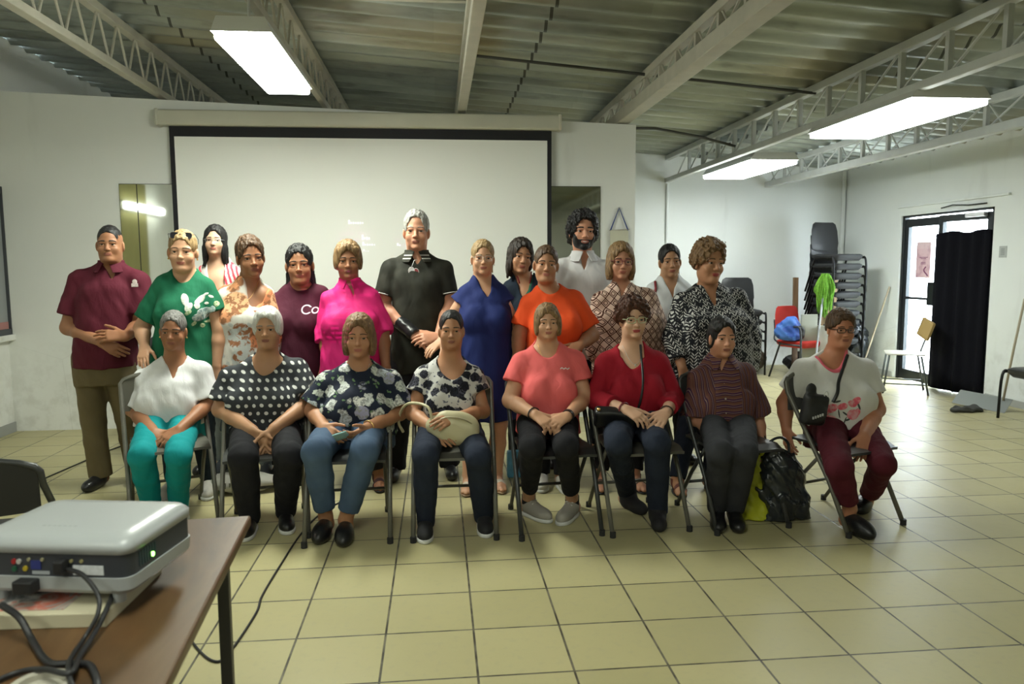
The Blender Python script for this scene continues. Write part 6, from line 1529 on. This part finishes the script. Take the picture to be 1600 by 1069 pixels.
# shopping bags on the floor
YEL = plain('yellow_plastic', (.42, .44, .018), .45, var=.12)
a = atz(1192, 818, 0); s = S(); s.loft([(.0, 0, 0, .115, .075, .09), (.12, 0, 0, .11, .06, .08), (.26, .01, 0, .075, .05, .05), (.40, .02, 0, .03, .03, .03)], 0, .01, sm=.03); s.noise(.010, (34, 34, 28), None, 2); s.noise(.005, (80, 80, 60), None, 3); s.cut((0, 0, .003), (0, 0, -1))
o = sculpt('yellow_bag', s, YEL, None, .007); o.location = (a[0] - .0, a[1] + .10, 0); tag(o, 'yellow plastic shopping bag on the floor beside the striped shirt', 'bag')
a = atz(1243, 826, 0); s = S(); s.loft([(.0, .04, 0, .125, .07, .09), (.15, .02, 0, .14, .085, .09), (.30, -.01, 0, .135, .075, .08), (.37, -.03, 0, .10, .05, .05), (.40, -.03, 0, .08, .03, .03)], 0, .01, sm=.03); s.noise(.012, (30, 30, 24), None, 5); s.noise(.005, (85, 85, 60), None, 6); s.cut((0, 0, .003), (0, 0, -1))
o = sculpt('black_shopping_bag', s, PLAS, None, .007); o.location = (a[0] - .02, a[1] + .16, 0); tag(o, 'black plastic shopping bag on the floor left of the sling-bag woman\'s chair', 'bag')
MB().tube(bez([(-.09, 0, .36), (-.07, -.01, .44), (-.01, -.01, .465), (.04, 0, .43), (.05, .0, .37)]), .008, 6).build('handle', PLAS, o, 180)
a = atz(375, 772, 0); o = bag('grey_tote', 'pale grey tote lying on the floor behind the teal trousers', (a[0], a[1] + .05), (.24, .10, .065), plain('pale_grey_cloth', (.36, .35, .31), .8, var=.15), .008)
m = MB()
for k in range(4): m.box((-.10 + k * .05, -.104, .05 + (k % 2) * .01), (-.07 + k * .05, -.096, .085))
m.build('print', plain('dark_print', (.12, .12, .11), .8), o)
a = atz(806, 745, 0); s = S(); s.box((0, 0, .09), (.06, .035, .09), None, .012); o = sculpt('blue_carton', s, plain('blue_carton', (.10, .35, .55), .5, var=.5, vscale=18), None, .006); o.location = (a[0], a[1], 0); tag(o, 'small blue and white carton on the floor behind the coral T-shirt chair', 'carton')
# ------------------------------------------------------------------ light
lamp(-.55, .05, .2, 1.5, 2.72, 'added fill light overhead above the photographer, unseen', DIFF3, .2)  # unseen fixture added to light the group from the front
lamp(-2.4, -1.85, -1.6, -.3, 2.80, 'added fill light in the near part of the room, on the left, unseen', DIFF3, .2)  # added out of view to brighten the left side
lamp(.6, 1.15, -3.6, -2.3, 2.72, 'added fill light at the near end of the room, unseen', DIFF3, .2)  # another added fill behind the camera, no such fixture in view
w = bpy.data.worlds.new('world'); scene.world = w; w.use_nodes = True
nt = w.node_tree; bg = nt.nodes['Background']; bg.inputs[0].default_value = (.80, .92, 1.0, 1); bg.inputs[1].default_value = 8.5
scene.view_settings.view_transform = 'Standard'; scene.view_settings.look = 'None'; scene.view_settings.gamma = 1.0; scene.view_settings.use_curve_mapping = False
scene.view_settings.exposure = 1.9

# the projector throws its lines of magenta text on the people in its way
l = bpy.data.lights.new('projector_beam', 'SPOT'); l.energy = 45; l.spot_size = math.radians(9.5); l.spot_blend = .25; l.shadow_soft_size = .002; l.color = (1.0, .12, .75)
lo = bpy.data.objects.new('projector_beam', l); COL.objects.link(lo)
a = np.array([-.66, 1.75, .87]); b = aty(526, 474, 4.75); lo.location = Vector(a); lo.rotation_euler = Vector(b - a).to_track_quat('-Z', 'Y').to_euler()
l.use_nodes = True; t = l.node_tree; em = t.nodes['Emission']
gi = t.nodes.new('ShaderNodeNewGeometry')
def mth(op, a_, b_=None):
    x = t.nodes.new('ShaderNodeMath'); x.operation = op
    for i, v in enumerate((a_, b_)):
        if v is None: continue
        if isinstance(v, (int, float)): x.inputs[i].default_value = v
        else: t.links.new(v, x.inputs[i])
    return x.outputs[0]
Rl = np.array(lo.rotation_euler.to_matrix())
def dot(vec):
    x = t.nodes.new('ShaderNodeVectorMath'); x.operation = 'DOT_PRODUCT'; t.links.new(gi.outputs['Incoming'], x.inputs[0]); x.inputs[1].default_value = vec; return x.outputs['Value']
dz = dot(tuple(Rl[:, 2])); u = mth('DIVIDE', dot(tuple(Rl[:, 0])), dz); v = mth('DIVIDE', dot(tuple(Rl[:, 1])), dz)
rows = mth('LESS_THAN', mth('FRACT', mth('MULTIPLY', v, 95.0)), .5)
cb = t.nodes.new('ShaderNodeCombineXYZ'); t.links.new(mth('MULTIPLY', u, 1.0), cb.inputs[0]); t.links.new(mth('MULTIPLY', mth('FLOOR', mth('MULTIPLY', v, 95.0)), .37), cb.inputs[1])
nz = t.nodes.new('ShaderNodeTexNoise'); t.links.new(cb.outputs[0], nz.inputs['Vector']); nz.inputs['Scale'].default_value = 110.0; nz.inputs['Detail'].default_value = 2.0
t.links.new(mth('MULTIPLY', rows, mth('GREATER_THAN', nz.outputs[0], .47)), em.inputs['Strength'])

# a tube lamp on the left wall, seen from here only in the mirror
t = empty('wall_light', (XL + .05, 3.72, 2.14)); tag(t, 'tube light on the left wall, seen reflected in the left mirror', 'wall light')
MB().box((-.05, -.62, -.05), (.0, .62, .05), bev=.008).build('housing', LWHITE, t); MB().box((.0, -.60, -.035), (.04, .60, .035), bev=.012).build('diffuser', DIFF3, t)
